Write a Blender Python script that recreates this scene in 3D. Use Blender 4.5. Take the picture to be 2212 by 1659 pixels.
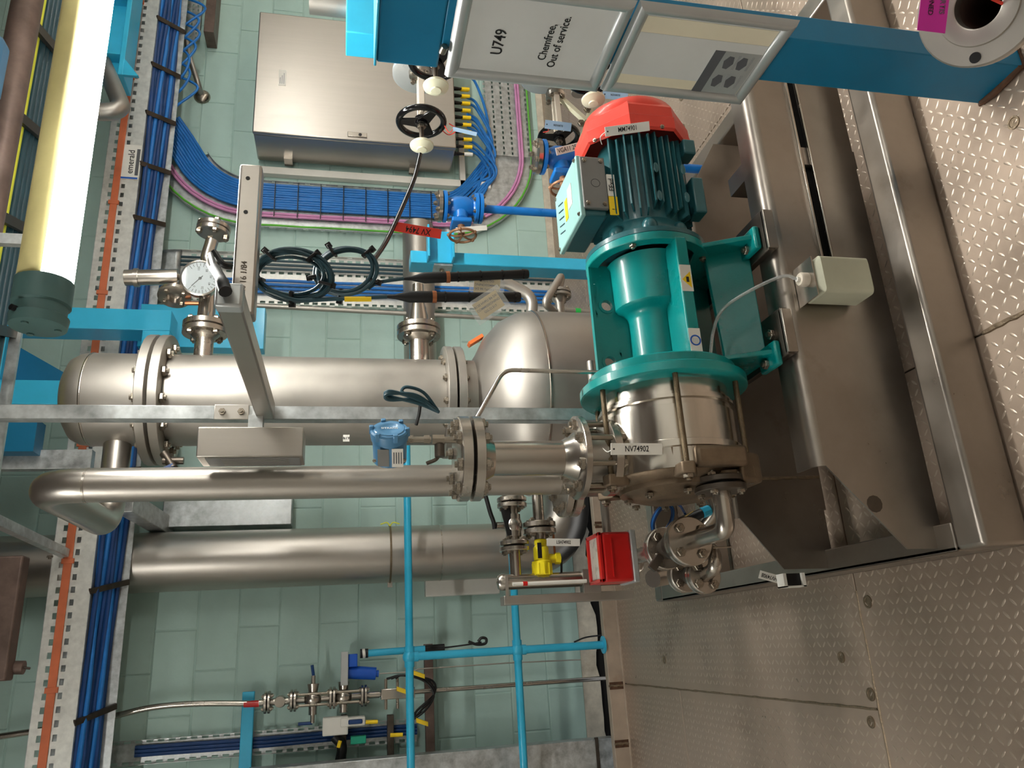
import bpy, bmesh, math, random
from mathutils import Vector, Matrix, Quaternion
random.seed(7)
V = Vector
PI = math.pi
scene = bpy.context.scene
COL = scene.collection
for o in list(bpy.data.objects): bpy.data.objects.remove(o)

# ------------------------------------------------------------------ camera
# phone held sideways: the picture's left is up in the room.  X runs along the back wall, Y into the room, Z up.
CAM = V((0, 0, 1.6)); FPX = 1652.74
IX = V((-0.05691259, -0.20362034, -0.97739435))   # picture +x
IY = V((-0.94495323, 0.32694354, -0.01308849))    # picture +y (down)
ID = V((0.32221785, 0.92284705, -0.21101891))     # view direction
cam_d = bpy.data.cameras.new('camera'); cam = bpy.data.objects.new('camera', cam_d); COL.objects.link(cam)
cam.matrix_world = Matrix(((IX.x, -IY.x, -ID.x, CAM.x), (IX.y, -IY.y, -ID.y, CAM.y), (IX.z, -IY.z, -ID.z, CAM.z), (0, 0, 0, 1)))
cam_d.sensor_fit = 'HORIZONTAL'; cam_d.sensor_width = 36; cam_d.lens = 36 * FPX / 2212; cam_d.clip_start = .02
scene.camera = cam
# ------------------------------------------------------------------ world, exposure
w = bpy.data.worlds.new('world'); scene.world = w; w.use_nodes = True
w.node_tree.nodes['Background'].inputs[0].default_value = (.9, .95, 1, 1)
w.node_tree.nodes['Background'].inputs[1].default_value = .25
scene.view_settings.view_transform = 'Standard'; scene.view_settings.look = 'None'
scene.view_settings.gamma = 1; scene.view_settings.use_curve_mapping = False
scene.view_settings.exposure = 0.88
LAMP_STRENGTH = 44.0

# ------------------------------------------------------------------ helpers
def at(x, y, X=None, Y=None, Z=None):
    """room point seen at a picture position on the plane X=, Y= or Z="""
    r = ID + IX * ((x - 1106) / FPX) + IY * ((y - 829.5) / FPX)
    if X is not None: t = (X - CAM.x) / r.x
    elif Y is not None: t = (Y - CAM.y) / r.y
    else: t = (Z - CAM.z) / r.z
    return CAM + r * t
def frame(d):
    d = V(d).normalized()
    u = V((0, 0, 1)) if abs(d.z) < .9 else V((1, 0, 0))
    a = u.cross(d).normalized(); b = d.cross(a)
    return a, b, d
class MB:
    def __init__(s): s.v = []; s.f = []
    def add(s, vs, fs):
        n = len(s.v); s.v += [V(v) for v in vs]; s.f += [tuple(i + n for i in f) for f in fs]; return s
    def box(s, a, b):
        a, b = V(a), V(b)
        return s.obox((a + b) / 2, V((abs(b.x - a.x) / 2, 0, 0)), V((0, abs(b.y - a.y) / 2, 0)), V((0, 0, abs(b.z - a.z) / 2)))
    def obox(s, c, ax, ay, az):
        c, ax, ay, az = V(c), V(ax), V(ay), V(az)
        vs = [c + ax * i + ay * j + az * k for k in (-1, 1) for j in (-1, 1) for i in (-1, 1)]
        return s.add(vs, [(0, 2, 3, 1), (4, 5, 7, 6), (0, 1, 5, 4), (2, 6, 7, 3), (0, 4, 6, 2), (1, 3, 7, 5)])
    def bar(s, p, q, w, h, up=(0, 0, 1)):
        p, q = V(p), V(q); d = (q - p); L = d.length; d.normalize(); up = V(up)
        sd = d.cross(up).normalized(); up = sd.cross(d)
        return s.obox((p + q) / 2, d * L / 2, sd * w / 2, up * h / 2)
    def lathe(s, o, axis, prof, n=28, close=False):
        a, b, d = frame(axis); o = V(o); vs = []; fs = []
        m = len(prof)
        for h, r in prof:
            for i in range(n):
                t = 2 * PI * i / n
                vs.append(o + d * h + (a * math.cos(t) + b * math.sin(t)) * r)
        for j in range(m if close else m - 1):
            k = (j + 1) % m
            for i in range(n):
                i2 = (i + 1) % n
                fs.append((j * n + i, j * n + i2, k * n + i2, k * n + i))
        if not close:
            if prof[0][1] > 1e-5: fs.append(tuple(range(n - 1, -1, -1)))
            if prof[-1][1] > 1e-5: fs.append(tuple(range((m - 1) * n, m * n)))
        return s.add(vs, fs)
    def cyl(s, p, q, r0, r1=None, n=20):
        p, q = V(p), V(q)
        return s.lathe(p, q - p, [(0, r0), ((q - p).length, r0 if r1 is None else r1)], n)
    def pipe(s, p, q, ro, ri, n=28):
        L = (V(q) - V(p)).length
        return s.lathe(p, V(q) - V(p), [(0, ri), (0, ro), (L, ro), (L, ri)], n, True)
    def tube(s, pts, r, n=10, caps=True):
        pts = [V(p) for p in pts]; rs = r if isinstance(r, (list, tuple)) else [r] * len(pts)
        vs = []; fs = []; a = None
        for i, p in enumerate(pts):
            t = (pts[min(i + 1, len(pts) - 1)] - pts[max(i - 1, 0)]).normalized()
            if a is None: a = frame(t)[0]
            else:
                a = a - t * a.dot(t)
                a = a.normalized() if a.length > 1e-6 else frame(t)[0]
            b = t.cross(a)
            for k in range(n):
                g = 2 * PI * k / n
                vs.append(p + (a * math.cos(g) + b * math.sin(g)) * rs[i])
        for i in range(len(pts) - 1):
            for k in range(n):
                k2 = (k + 1) % n
                fs.append((i * n + k, i * n + k2, (i + 1) * n + k2, (i + 1) * n + k))
        if caps: fs.append(tuple(range(n - 1, -1, -1))); fs.append(tuple(range((len(pts) - 1) * n, len(pts) * n)))
        return s.add(vs, fs)
    def prism(s, pts, vec):
        pts = [V(p) for p in pts]; vec = V(vec); n = len(pts)
        fs = [tuple(range(n - 1, -1, -1)), tuple(range(n, 2 * n))] + [(i, (i + 1) % n, n + (i + 1) % n, n + i) for i in range(n)]
        return s.add(pts + [p + vec for p in pts], fs)
    def sphere(s, c, r, n=20, m=12, sx=1, sy=1, sz=1):
        prof = [(-r * math.cos(PI * i / m), r * math.sin(PI * i / m) if 0 < i < m else 1e-6) for i in range(m + 1)]
        t = MB().lathe((0, 0, 0), (0, 0, 1), prof, n)
        return s.add([V((v.x * sx, v.y * sy, v.z * sz)) + V(c) for v in t.v], t.f)
    def sheet(s, o, ux, uy, xs, ys, hole):
        """flat sheet with real openings: grid lines xs, ys along ux, uy; hole(i, j) leaves a cell open"""
        o, ux, uy = V(o), V(ux), V(uy); nx = len(xs)
        vs = [o + ux * x + uy * y for y in ys for x in xs]
        fs = [(j * nx + i, j * nx + i + 1, (j + 1) * nx + i + 1, (j + 1) * nx + i) for j in range(len(ys) - 1) for i in range(nx - 1) if not hole(i, j)]
        return s.add(vs, fs)
    def build(s, name, m, parent=None, bev=0, solid=0, smooth=40, fix=True):
        me = bpy.data.meshes.new(name)
        if parent is not None: off = wloc(parent)
        else:
            lo = V([min(v[i] for v in s.v) for i in range(3)]); hi = V([max(v[i] for v in s.v) for i in range(3)])
            off = V(((lo.x + hi.x) / 2, (lo.y + hi.y) / 2, lo.z))
        me.from_pydata([tuple(v - off) for v in s.v], [], s.f)
        if fix:
            bm = bmesh.new(); bm.from_mesh(me); bmesh.ops.recalc_face_normals(bm, faces=bm.faces); bm.to_mesh(me); bm.free()
        me.materials.append(M[m] if isinstance(m, str) else m)
        if smooth:
            me.polygons.foreach_set('use_smooth', [True] * len(me.polygons)); me.set_sharp_from_angle(angle=math.radians(smooth))
        o = bpy.data.objects.new(name, me); COL.objects.link(o)
        if parent is not None: o.parent = parent
        else: o.location = off
        if solid:
            k = o.modifiers.new('thickness', 'SOLIDIFY'); k.thickness = solid; k.offset = 0
        if bev:
            k = o.modifiers.new('edge', 'BEVEL'); k.width = bev; k.segments = 2; k.limit_method = 'ANGLE'; k.angle_limit = math.radians(50); k.harden_normals = False
        return o
def wloc(o):
    l = V((0, 0, 0))
    while o is not None: l = l + o.location; o = o.parent
    return l
def tag(o, label, cat, group=None, kind=None):
    o['label'] = label; o['category'] = cat
    if group: o['group'] = group
    if kind: o['kind'] = kind
    return o
def thing(name, label, cat, loc, group=None):
    o = bpy.data.objects.new(name, None); COL.objects.link(o); o.location = V(loc); o.empty_display_size = .05
    return tag(o, label, cat, group)
def struct(o): o['kind'] = 'structure'; return o
def inst(name, mesh, parent, mat4):
    """one more piece sharing mesh data, placed by a world matrix"""
    o = bpy.data.objects.new(name, mesh); COL.objects.link(o); o.parent = parent
    o.matrix_local = Matrix.Translation(-wloc(parent)) @ mat4
    return o
def orient(p, z, scale=1.0, x=None):
    a, b, d = frame(z)
    if x is not None:
        a = (V(x) - d * V(x).dot(d)).normalized(); b = d.cross(a)
    R = Matrix((a, b, d)).transposed().to_4x4()
    return Matrix.Translation(V(p)) @ R @ Matrix.Scale(scale, 4)
def arc(c, u, v, r, a0, a1, n=10):
    c, u, v = V(c), V(u).normalized(), V(v).normalized()
    return [c + u * (r * math.cos(math.radians(a0 + (a1 - a0) * i / n))) + v * (r * math.sin(math.radians(a0 + (a1 - a0) * i / n))) for i in range(n + 1)]
def bend(pts, r, n=7):
    """polyline with its corners rounded to radius r"""
    pts = [V(p) for p in pts]; out = [pts[0]]
    for i in range(1, len(pts) - 1):
        a, b, c = pts[i - 1], pts[i], pts[i + 1]
        d1 = (a - b); d2 = (c - b); l = min(r, d1.length * .49, d2.length * .49)
        p, q = b + d1.normalized() * l, b + d2.normalized() * l
        for k in range(n + 1):
            t = k / n; out.append(p * (1 - t) ** 2 + b * 2 * t * (1 - t) + q * t * t)
    return out + [pts[-1]]
def smoothpath(pts, n=6):
    """Catmull-Rom curve through points"""
    pts = [V(p) for p in pts]; P = [pts[0] * 2 - pts[1]] + pts + [pts[-1] * 2 - pts[-2]]; out = []
    for i in range(1, len(P) - 2):
        a, b, c, d = P[i - 1:i + 3]
        for k in range(n):
            t = k / n
            out.append(.5 * ((2 * b) + (c - a) * t + (2 * a - 5 * b + 4 * c - d) * t * t + (-a + 3 * b - 3 * c + d) * t ** 3))
    return out + [pts[-1]]
def text(s, parent, o, right, up, size, m='ink', name='lettering', sx=1.0, align='CENTER', lift=.0012):
    cu = bpy.data.curves.new('t', 'FONT'); cu.body = s; cu.size = 1; cu.align_x = align; cu.align_y = 'CENTER'; cu.space_line = 1.0
    cu.fill_mode = 'FRONT'; cu.resolution_u = 3; cu.offset = .009
    to = bpy.data.objects.new('t', cu); COL.objects.link(to)
    me = bpy.data.meshes.new_from_object(to.evaluated_get(bpy.context.evaluated_depsgraph_get()))
    bpy.data.objects.remove(to); bpy.data.curves.remove(cu)
    r = V(right).normalized(); u = V(up); u = (u - r * u.dot(r)).normalized(); nrm = r.cross(u); off = wloc(parent)
    for v in me.vertices:
        c = v.co.copy(); v.co = V(o) + r * (c.x * size * sx) + u * (c.y * size) + nrm * lift - off
    me.materials.clear(); me.materials.append(M[m]); me.name = name
    ob = bpy.data.objects.new(name, me); COL.objects.link(ob); ob.parent = parent
    return ob

# ------------------------------------------------------------------ materials
M = {}
def lin(c):
    return tuple(((x / 255) / 12.92 if x / 255 <= .04045 else ((x / 255 + .055) / 1.055) ** 2.4) for x in c) + (1,)
def mat(name, rgb, rough=.5, metal=0, var=.06, scale=8, rvar=.08, bump=0, bscale=200, spec=.5, stretch=None, rgb2=None, patch=None, coat=0, trans=0, ior=1.45, emit=None, alpha=None):
    m = bpy.data.materials.new(name); m.use_nodes = True; nt = m.node_tree; N = nt.nodes; L = nt.links
    b = N['Principled BSDF']; c = lin(rgb)
    b.inputs['Roughness'].default_value = rough; b.inputs['Metallic'].default_value = metal; b.inputs['Specular IOR Level'].default_value = spec
    b.inputs['IOR'].default_value = ior
    if coat: b.inputs['Coat Weight'].default_value = coat; b.inputs['Coat Roughness'].default_value = .12
    if trans: b.inputs['Transmission Weight'].default_value = trans
    if alpha is not None: b.inputs['Alpha'].default_value = alpha
    if emit:
        b.inputs['Emission Color'].default_value = lin(emit[0]); b.inputs['Emission Strength'].default_value = emit[1]
    tc = N.new('ShaderNodeTexCoord'); mp = N.new('ShaderNodeMapping'); L.new(tc.outputs['Object'], mp.inputs[0])
    if stretch: mp.inputs['Scale'].default_value = stretch
    nz = N.new('ShaderNodeTexNoise'); nz.inputs['Scale'].default_value = scale; nz.inputs['Detail'].default_value = 5; nz.inputs['Roughness'].default_value = .6
    L.new(mp.outputs[0], nz.inputs[0])
    rp = N.new('ShaderNodeValToRGB'); L.new(nz.outputs['Fac'], rp.inputs[0])
    c2 = lin(rgb2) if rgb2 else tuple(min(1, x * (1 + var * 2.5)) for x in c[:3]) + (1,)
    c1 = c if rgb2 else tuple(x * (1 - var * 2.5) for x in c[:3]) + (1,)
    rp.color_ramp.elements[0].color = c1; rp.color_ramp.elements[1].color = c2
    rp.color_ramp.elements[0].position = .3; rp.color_ramp.elements[1].position = .7
    colout = rp.outputs[0]
    if patch:   # stains with a shape of their own: (colour, scale, threshold, amount)
        n2 = N.new('ShaderNodeTexNoise'); n2.inputs['Scale'].default_value = patch[1]; n2.inputs['Detail'].default_value = 6; n2.inputs['Roughness'].default_value = .65
        L.new(tc.outputs['Object'], n2.inputs[0])
        r2 = N.new('ShaderNodeValToRGB'); r2.color_ramp.elements[0].position = patch[2]; r2.color_ramp.elements[1].position = min(.99, patch[2] + .18)
        r2.color_ramp.elements[1].color = (patch[3],) * 3 + (1,)
        L.new(n2.outputs['Fac'], r2.inputs[0])
        mx = N.new('ShaderNodeMix'); mx.data_type = 'RGBA'; L.new(r2.outputs[0], mx.inputs[0]); L.new(colout, mx.inputs[6]); mx.inputs[7].default_value = lin(patch[0])
        colout = mx.outputs[2]
    L.new(colout, b.inputs['Base Color'])
    if rvar:
        mr = N.new('ShaderNodeMapRange'); L.new(nz.outputs['Fac'], mr.inputs[0]); mr.inputs[1].default_value = .3; mr.inputs[2].default_value = .7
        mr.inputs[3].default_value = max(.02, rough - rvar); mr.inputs[4].default_value = min(1, rough + rvar); L.new(mr.outputs[0], b.inputs['Roughness'])
    if bump:
        n3 = N.new('ShaderNodeTexNoise'); n3.inputs['Scale'].default_value = bscale; n3.inputs['Detail'].default_value = 3; L.new(mp.outputs[0], n3.inputs[0])
        bp = N.new('ShaderNodeBump'); bp.inputs['Strength'].default_value = bump; bp.inputs['Distance'].default_value = .002; L.new(n3.outputs['Fac'], bp.inputs['Height']); L.new(bp.outputs[0], b.inputs['Normal'])
    M[name] = m; return m
mat('wall_paint', (172, 200, 192), .55, var=.03, scale=3, bump=.25, bscale=60, patch=((120, 138, 130), 1.6, .60, .55))
mat('wall_bare', (196, 188, 172), .85, var=.08, scale=14, bump=.6, bscale=60, patch=((160, 140, 114), 6, .58, .6))
mat('room_wall', (222, 220, 214), .8, var=.03)
mat('ceiling', (96, 88, 82), .85, var=.12, scale=5)
mat('void_shade', (22, 20, 18), .95, var=.1)  # near-black colour paints the shade of the floor pit and recesses
mat('floor_plate', (172, 154, 138), .42, .45, var=.06, scale=2.2, rvar=.12, bump=.12, bscale=90, patch=((116, 98, 84), 1.8, .54, .7))
mat('tread', (188, 172, 156), .35, .5, var=.04, scale=6)
mat('kerb_steel', (176, 160, 144), .5, .3, var=.06, scale=7, patch=((146, 112, 84), 5, .62, .5))
mat('rust', (84, 58, 42), .8, .1, var=.18, scale=30, bump=.5)
mat('weld', (140, 124, 104), .45, .8, var=.12, scale=60, bump=.8, bscale=160)
mat('stainless', (184, 177, 168), .25, .97, var=.03, scale=5, rvar=.06)
mat('stainless_dull', (174, 169, 161), .46, .9, var=.04, scale=4, rvar=.08)
mat('stainless_brushed', (182, 176, 168), .36, .95, var=.012, scale=40, rvar=.035, stretch=(1, 1, .05))
mat('polished', (208, 202, 192), .2, 1, var=.02, scale=40, rvar=.05, stretch=(.12, 1, 1))
mat('skid_steel', (156, 148, 139), .36, .9, var=.05, scale=5, rvar=.1, patch=((112, 100, 88), 6, .62, .45))
mat('cast_steel', (124, 108, 90), .5, .8, var=.1, scale=16, rvar=.1, bump=.35, bscale=120)
mat('dark_steel', (92, 84, 76), .42, .85, var=.1, scale=14)
mat('brass_rod', (116, 102, 82), .38, .9, var=.08, scale=30, bump=.9, bscale=500)
mat('bolt_steel', (156, 147, 134), .3, .95, var=.05)
mat('galvanised', (186, 190, 190), .42, .7, var=.12, scale=22, rvar=.12)
mat('galv_bright', (214, 214, 208), .45, .45, var=.06, scale=22)
mat('aluminium', (190, 194, 194), .38, .6, var=.03, scale=6)
mat('teal', (0, 138, 136), .32, var=.05, scale=5, bump=.18, bscale=140, coat=.3)
mat('dark_teal', (38, 92, 98), .36, var=.06, scale=8, bump=.2, bscale=160, coat=.2)
mat('pale_teal', (150, 194, 190), .4, var=.03)
mat('grey_plate', (128, 128, 126), .5, .3, var=.03)
mat('fan_red', (216, 62, 48), .42, var=.04, scale=6, coat=.2)
mat('sky_blue', (52, 180, 220), .35, var=.04, scale=4, coat=.3)
mat('post_blue', (8, 112, 152), .4, var=.05, scale=4, bump=.12, bscale=80, patch=((16, 86, 120), 5, .6, .5))
mat('valve_blue', (18, 112, 194), .35, var=.06, scale=8, coat=.3)
mat('motor_blue', (18, 84, 186), .38, var=.05)
mat('cable_blue', (36, 118, 196), .45, var=.05, scale=20)
mat('cable_navy', (24, 62, 116), .45, var=.08)
mat('cable_pink', (206, 140, 186), .5, var=.04)
mat('cable_green', (96, 180, 60), .5, var=.05)
mat('cable_yellow', (222, 224, 70), .5, var=.04)
mat('cable_dark', (40, 70, 80), .4, var=.06)
mat('black', (18, 18, 20), .45, var=.1)
mat('black_gloss', (14, 14, 16), .18, var=.1)
mat('dark_plastic', (80, 112, 110), .5, var=.05)
mat('rope_orange', (206, 112, 74), .6, var=.05, scale=10)
mat('label_white', (226, 224, 216), .45, var=.015)
mat('paper', (206, 208, 206), .7, var=.015)
mat('paper_warm', (224, 216, 192), .7, var=.015)
mat('grey_print', (150, 150, 152), .7, var=.04)
mat('dark_print', (86, 88, 92), .7, var=.04)
mat('ink', (20, 20, 22), .6, var=.02)
mat('plate_grey', (188, 192, 192), .35, .5, var=.03)
mat('tag_red', (222, 62, 48), .5, var=.04)
mat('tag_blue', (168, 202, 232), .5, var=.02)
mat('tag_gold', (206, 178, 108), .6, var=.03)
mat('tag_magenta', (196, 38, 150), .5, var=.03)
mat('yellow', (240, 220, 30), .4, var=.03, coat=.2)
mat('warn_yellow', (246, 208, 30), .5, var=.02)
mat('sticker_blue', (30, 90, 180), .5, var=.02)
mat('ivory', (228, 226, 198), .35, var=.02, coat=.2)
mat('bottle', (206, 206, 184), .4, var=.03, trans=.25, ior=1.3)
mat('cap_beige', (206, 196, 180), .45, var=.03)
mat('clear_hose', (225, 228, 226), .12, var=.01, trans=.75, ior=1.35)
mat('clear_film', (235, 238, 236), .15, var=.01, alpha=.22)
mat('box_red', (200, 22, 20), .35, var=.04, coat=.3)
mat('box_window', (216, 212, 204), .3, var=.06, scale=30)
mat('bronze', (158, 118, 88), .5, .35, var=.08)
mat('copper', (176, 112, 76), .4, .8, var=.08)
mat('transmitter_blue', (74, 128, 168), .35, var=.04, coat=.3)
mat('green_tape', (30, 170, 70), .5, var=.04)
mat('green_box', (20, 150, 120), .5, var=.04)
mat('brown_pipe', (116, 98, 90), .5, .5, var=.12, scale=10, patch=((84, 66, 60), 4, .55, .5))
mat('lamp_yellow', (226, 214, 150), .5, var=.03)
mat('lamp_light', (255, 255, 250), .4, var=0, rvar=0, emit=((255, 253, 246), LAMP_STRENGTH))
mat('gauge_face', (222, 226, 230), .4, var=.01)
mat('glass', (240, 244, 244), .05, var=0, rvar=0, trans=.95, ior=1.2)
mat('orange_tape', (236, 120, 60), .5, var=.04)

def bolt_mesh():
    b = MB(); b.lathe((0, 0, 0), (0, 0, 1), [(0, .9), (0.05, 1), (.62, 1), (.72, .9)], 6); b.cyl((0, 0, .7), (0, 0, 1.15), .5, n=8)
    me = bpy.data.meshes.new('bolt'); me.from_pydata([tuple(v) for v in b.v], [], b.f)
    me.materials.append(M['bolt_steel']); return me
BOLT = bolt_mesh()
def ring_bolts(parent, c, axis, R, n, s, a0=0, both=None, name='bolt'):
    """bolt heads round a flange face; both = distance to a second row facing the other way"""
    a, b, d = frame(axis)
    for i in range(n):
        t = math.radians(a0) + 2 * PI * i / n; r = a * math.cos(t) * R + b * math.sin(t) * R
        inst(name, BOLT, parent, orient(V(c) + r, d, s))
        if both: inst(name, BOLT, parent, orient(V(c) + r - d * both, -d, s))
def flange_pair(parent, c, axis, R, t, n=8, s=.011, gap=.006, a0=22.5, m='stainless', name='flange', bore=0):
    """two bolted flanges meeting at c"""
    d = V(axis).normalized(); c = V(c)
    out = []
    for sg in (-1, 1):
        o = c + d * sg * gap / 2
        f = MB().lathe(o, d * sg, [(0, R * .6), (.0005, R - .002), (.002, R), (t - .002, R), (t, R - .002)], 32).build(name, m, parent)
        out.append(f); ring_bolts(f, o + d * sg * t, d * sg, R * .79, n, s, a0 if sg > 0 else -a0 - 360 / n * 0)
    MB().cyl(c - d * gap / 2, c + d * gap / 2, R * .72, n=24).build('gasket', 'black', parent)
    return out
def neck(mb, p, d, r1, r2, L):
    d = V(d).normalized(); return mb.lathe(p, d, [(0, r1), (L * .25, r1 * .94), (L * .7, (r1 + 2 * r2) / 3), (L, r2)], 24)
# ------------------------------------------------------------------ room shell
YW = 5.2
wall = struct(MB().box((-2.6, YW + .006, .0), (6.2, YW + .2, 4.3)).build('wall_back', 'wall_paint'))
wb_off = wloc(wall)
def block_mesh(L, H):
    b = MB(); e = .006; x, z = L / 2 - .0025, H / 2 - .0025
    vs = [(-x, .02, -z), (x, .02, -z), (x, .02, z), (-x, .02, z), (-x, .003, -z), (x, .003, -z), (x, .003, z), (-x, .003, z), (-x + e, 0, -z + e), (x - e, 0, -z + e), (x - e, 0, z - e), (-x + e, 0, z - e)]
    fs = [(4, 5, 1, 0), (5, 6, 2, 1), (6, 7, 3, 2), (7, 4, 0, 3), (8, 9, 5, 4), (9, 10, 6, 5), (10, 11, 7, 6), (11, 8, 4, 7), (11, 10, 9, 8)]
    me = bpy.data.meshes.new('block'); me.from_pydata(vs, [], [f[::-1] for f in fs]); me.materials.append(M['wall_paint']); return me
BLK = block_mesh(.485, .2425); rb = random.Random(3)
for k in range(17):
    z = .05 + .2425 * (k + .5); x0 = .2 + (.2425 if k % 2 else 0)
    for i in range(-4, 13):
        x = x0 + .485 * (i + .5)
        if x < -1.7 or x > 5.7: continue
        inst('block', BLK, wall, Matrix.Translation((x, YW + rb.uniform(-.0015, .0015), z)))
pts = [(-2.6, YW - .003, .055), (6.2, YW - .003, .055)]
bot = [(x * .08, YW - .004, -.06 + rb.uniform(-.025, .025) + (0 if x < 16 else -.12)) for x in range(77, -33, -1)]
MB().prism(pts + bot, (0, .03, 0)).build('bare_base', 'wall_bare', wall, smooth=0)
struct(MB().box((-2.8, -2.6, -.7), (-2.6, YW + .2, 4.3)).build('wall_left', 'room_wall'))
struct(MB().box((6.2, -2.6, -.7), (6.4, YW + .2, 4.3)).build('wall_right', 'room_wall'))
struct(MB().box((-2.8, -2.8, -.7), (6.4, -2.6, 4.3)).build('wall_rear', 'room_wall'))
struct(MB().box((-2.8, -2.8, 4.3), (6.4, YW + .2, 4.4)).build('ceiling', 'ceiling'))

floor = struct(MB().box((-2.6, -2.6, -.1), (6.2, 4.56, -.012)).box((1.5, 4.56, -.1), (6.2, YW, -.012)).box((-2.6, 4.56, -.7), (1.5, YW + .01, -.6)).box((-2.6, YW + .03, -.7), (6.2, YW + .2, 0)).build('floor', 'void_shade'))
def plate(x0, x1, y0, y1):
    g = .0025; MB().box((x0 + g, y0 + g, -.012), (x1 - g, y1 - g, 0)).build('floor_plate', 'floor_plate', floor, bev=.002)
for a in ((-2.6, -.25, 2.25, 3.75), (-2.6, -.25, 3.75, 4.55), (-.25, 2.15, 2.25, 4.55), (2.15, 4.4, 2.25, 4.55), (4.4, 6.2, 2.25, 4.55), (1.5, 4.0, 4.55, YW), (4.0, 6.2, 4.55, YW),
          (-2.6, -1.7, -.2, 2.25), (-1.7, .69, -.2, 2.25), (.69, 3.1, -.2, 2.25), (3.1, 6.2, -.2, 2.25), (-2.6, .4, -2.6, -.2), (.4, 3.3, -2.6, -.2), (3.3, 6.2, -2.6, -.2)): plate(*a)
# raised lozenges of the chequer plate
def loz():
    a, b, h = .0145, .0045, .0022; vs = []
    for i in range(8):
        t = 2 * PI * i / 8; vs.append((a * math.cos(t), b * math.sin(t), -.0004))
    vs += [(-a * .45, 0, h), (a * .45, 0, h)]
    fs = [(0, 1, 9), (1, 2, 9), (2, 8, 9), (2, 3, 8), (3, 4, 8), (4, 5, 8), (5, 6, 8), (6, 9, 8), (6, 7, 9), (7, 0, 9)]
    return vs, fs
LV, LF = loz(); pitch = .0295
spots = []
for i in range(int(-1.9 / pitch), int(5.9 / pitch)):
    for j in range(int(.75 / pitch), int(YW / pitch)):
        x, y = i * pitch, j * pitch
        if y > 4.54 and x < 1.5: continue
        p = V((x, y, 0)) - CAM; z = p.dot(ID)
        if z < .3: continue
        u, v = 1106 + FPX * p.dot(IX) / z, 829.5 + FPX * p.dot(IY) / z
        if u > 2420 or v < -260 or v > 1900: continue
        if .2 < x < 1.66 and 1.56 < y < 1.68: continue
        if min(abs(y - 2.25), abs(y - 3.75) if x < -.25 else 9, abs(x + .25) if y > 2.25 else 9, abs(x - .69) if y < 2.25 else 9) < .016: continue
        inside = 0 < u < 2212 and 0 < v < 1659 and not (y > 1.5 and .1 < x < 1.7)
        spots.append((z if inside else 99 + z, x, y, (i + j) % 2))
spots.sort()
def mesh_from(vs, fs, name, m):
    me = bpy.data.meshes.new(name); me.from_pydata(vs, [], fs); me.materials.append(M[m]); me.polygons.foreach_set('use_smooth', [True] * len(me.polygons)); return me
LZ = mesh_from(LV, LF, 'tread', 'tread')
for z, x, y, k in spots[:300]:
    inst('tread', LZ, floor, Matrix.Translation((x, y, 0)) @ Matrix.Rotation(PI / 4 if k else -PI / 4, 4, 'Z'))
vs = []; fs = []; c = math.cos(PI / 4)
off = wloc(floor)
for z, x, y, k in spots[300:]:
    n = len(vs); s = c if k else -c
    vs += [(a * c - b * s + x - off.x, a * s + b * c + y - off.y, h - off.z) for a, b, h in LV]; fs += [tuple(q + n for q in f) for f in LF]
st = bpy.data.objects.new('tread_pattern', mesh_from(vs, fs, 'tread_pattern', 'tread')); COL.objects.link(st); st.parent = floor; st['kind'] = 'stuff'
# weld plugs and seam welds in the plates
for x, y, r in ((1.147, 1.279, .017), (.064, 2.201, .02), (-.1, 2.392, .018), (-.208, 2.275, .02), (-.289, 2.3, .018), (-.115, 3.9, .02), (2.35, 2.9, .03), (2.52, 2.85, .03), (.45, 4.0, .02)):
    MB().lathe((x, y, -.002), (0, 0, 1), [(0, r), (.005, r), (.005, r * .72), (.003, r * .66), (.003, 1e-5)], 18).build('weld_plug', 'weld', floor)
def bead(p, q, r, parent, n=30, m='weld'):
    p, q = V(p), V(q); L = (q - p).length
    pts = [p.lerp(q, i / n) + V((rb.uniform(-.3, .3) * r, rb.uniform(-.3, .3) * r, 0)) for i in range(n + 1)]
    return MB().tube(pts, [r * rb.uniform(.75, 1.25) for _ in pts], 7).build('weld_seam', m, parent)
bead((.69, .9, -.001), (.69, 1.53, -.001), .007, floor); bead((-.25, 2.26, -.002), (-.25, 4.5, -.002), .005, floor, 60); bead((-1.6, 2.25, -.002), (.1, 2.25, -.002), .005, floor, 50)
# kerb along the floor edge
kerb = struct(MB().box((-2.6, 4.545, 0), (1.5, 4.557, .092)).box((-2.6, 4.557, .08), (1.5, 4.6, .092)).build('trim_1', 'kerb_steel', bev=.003))
for px, py in ((1320, 1133), (1345, 1480), (1360, 1605)):
    p = at(px, py, Y=4.545); bead((p.x, 4.545, .0), (p.x, 4.545, .092), .007, kerb, 8)
    MB().box((p.x - .02, 4.5435, .002), (p.x + .02, 4.546, .09)).build('rust_mark', 'rust', kerb)
bead((-1.4, 4.54, .002), (1.45, 4.54, .002), .007, kerb, 60, 'kerb_steel')

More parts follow.
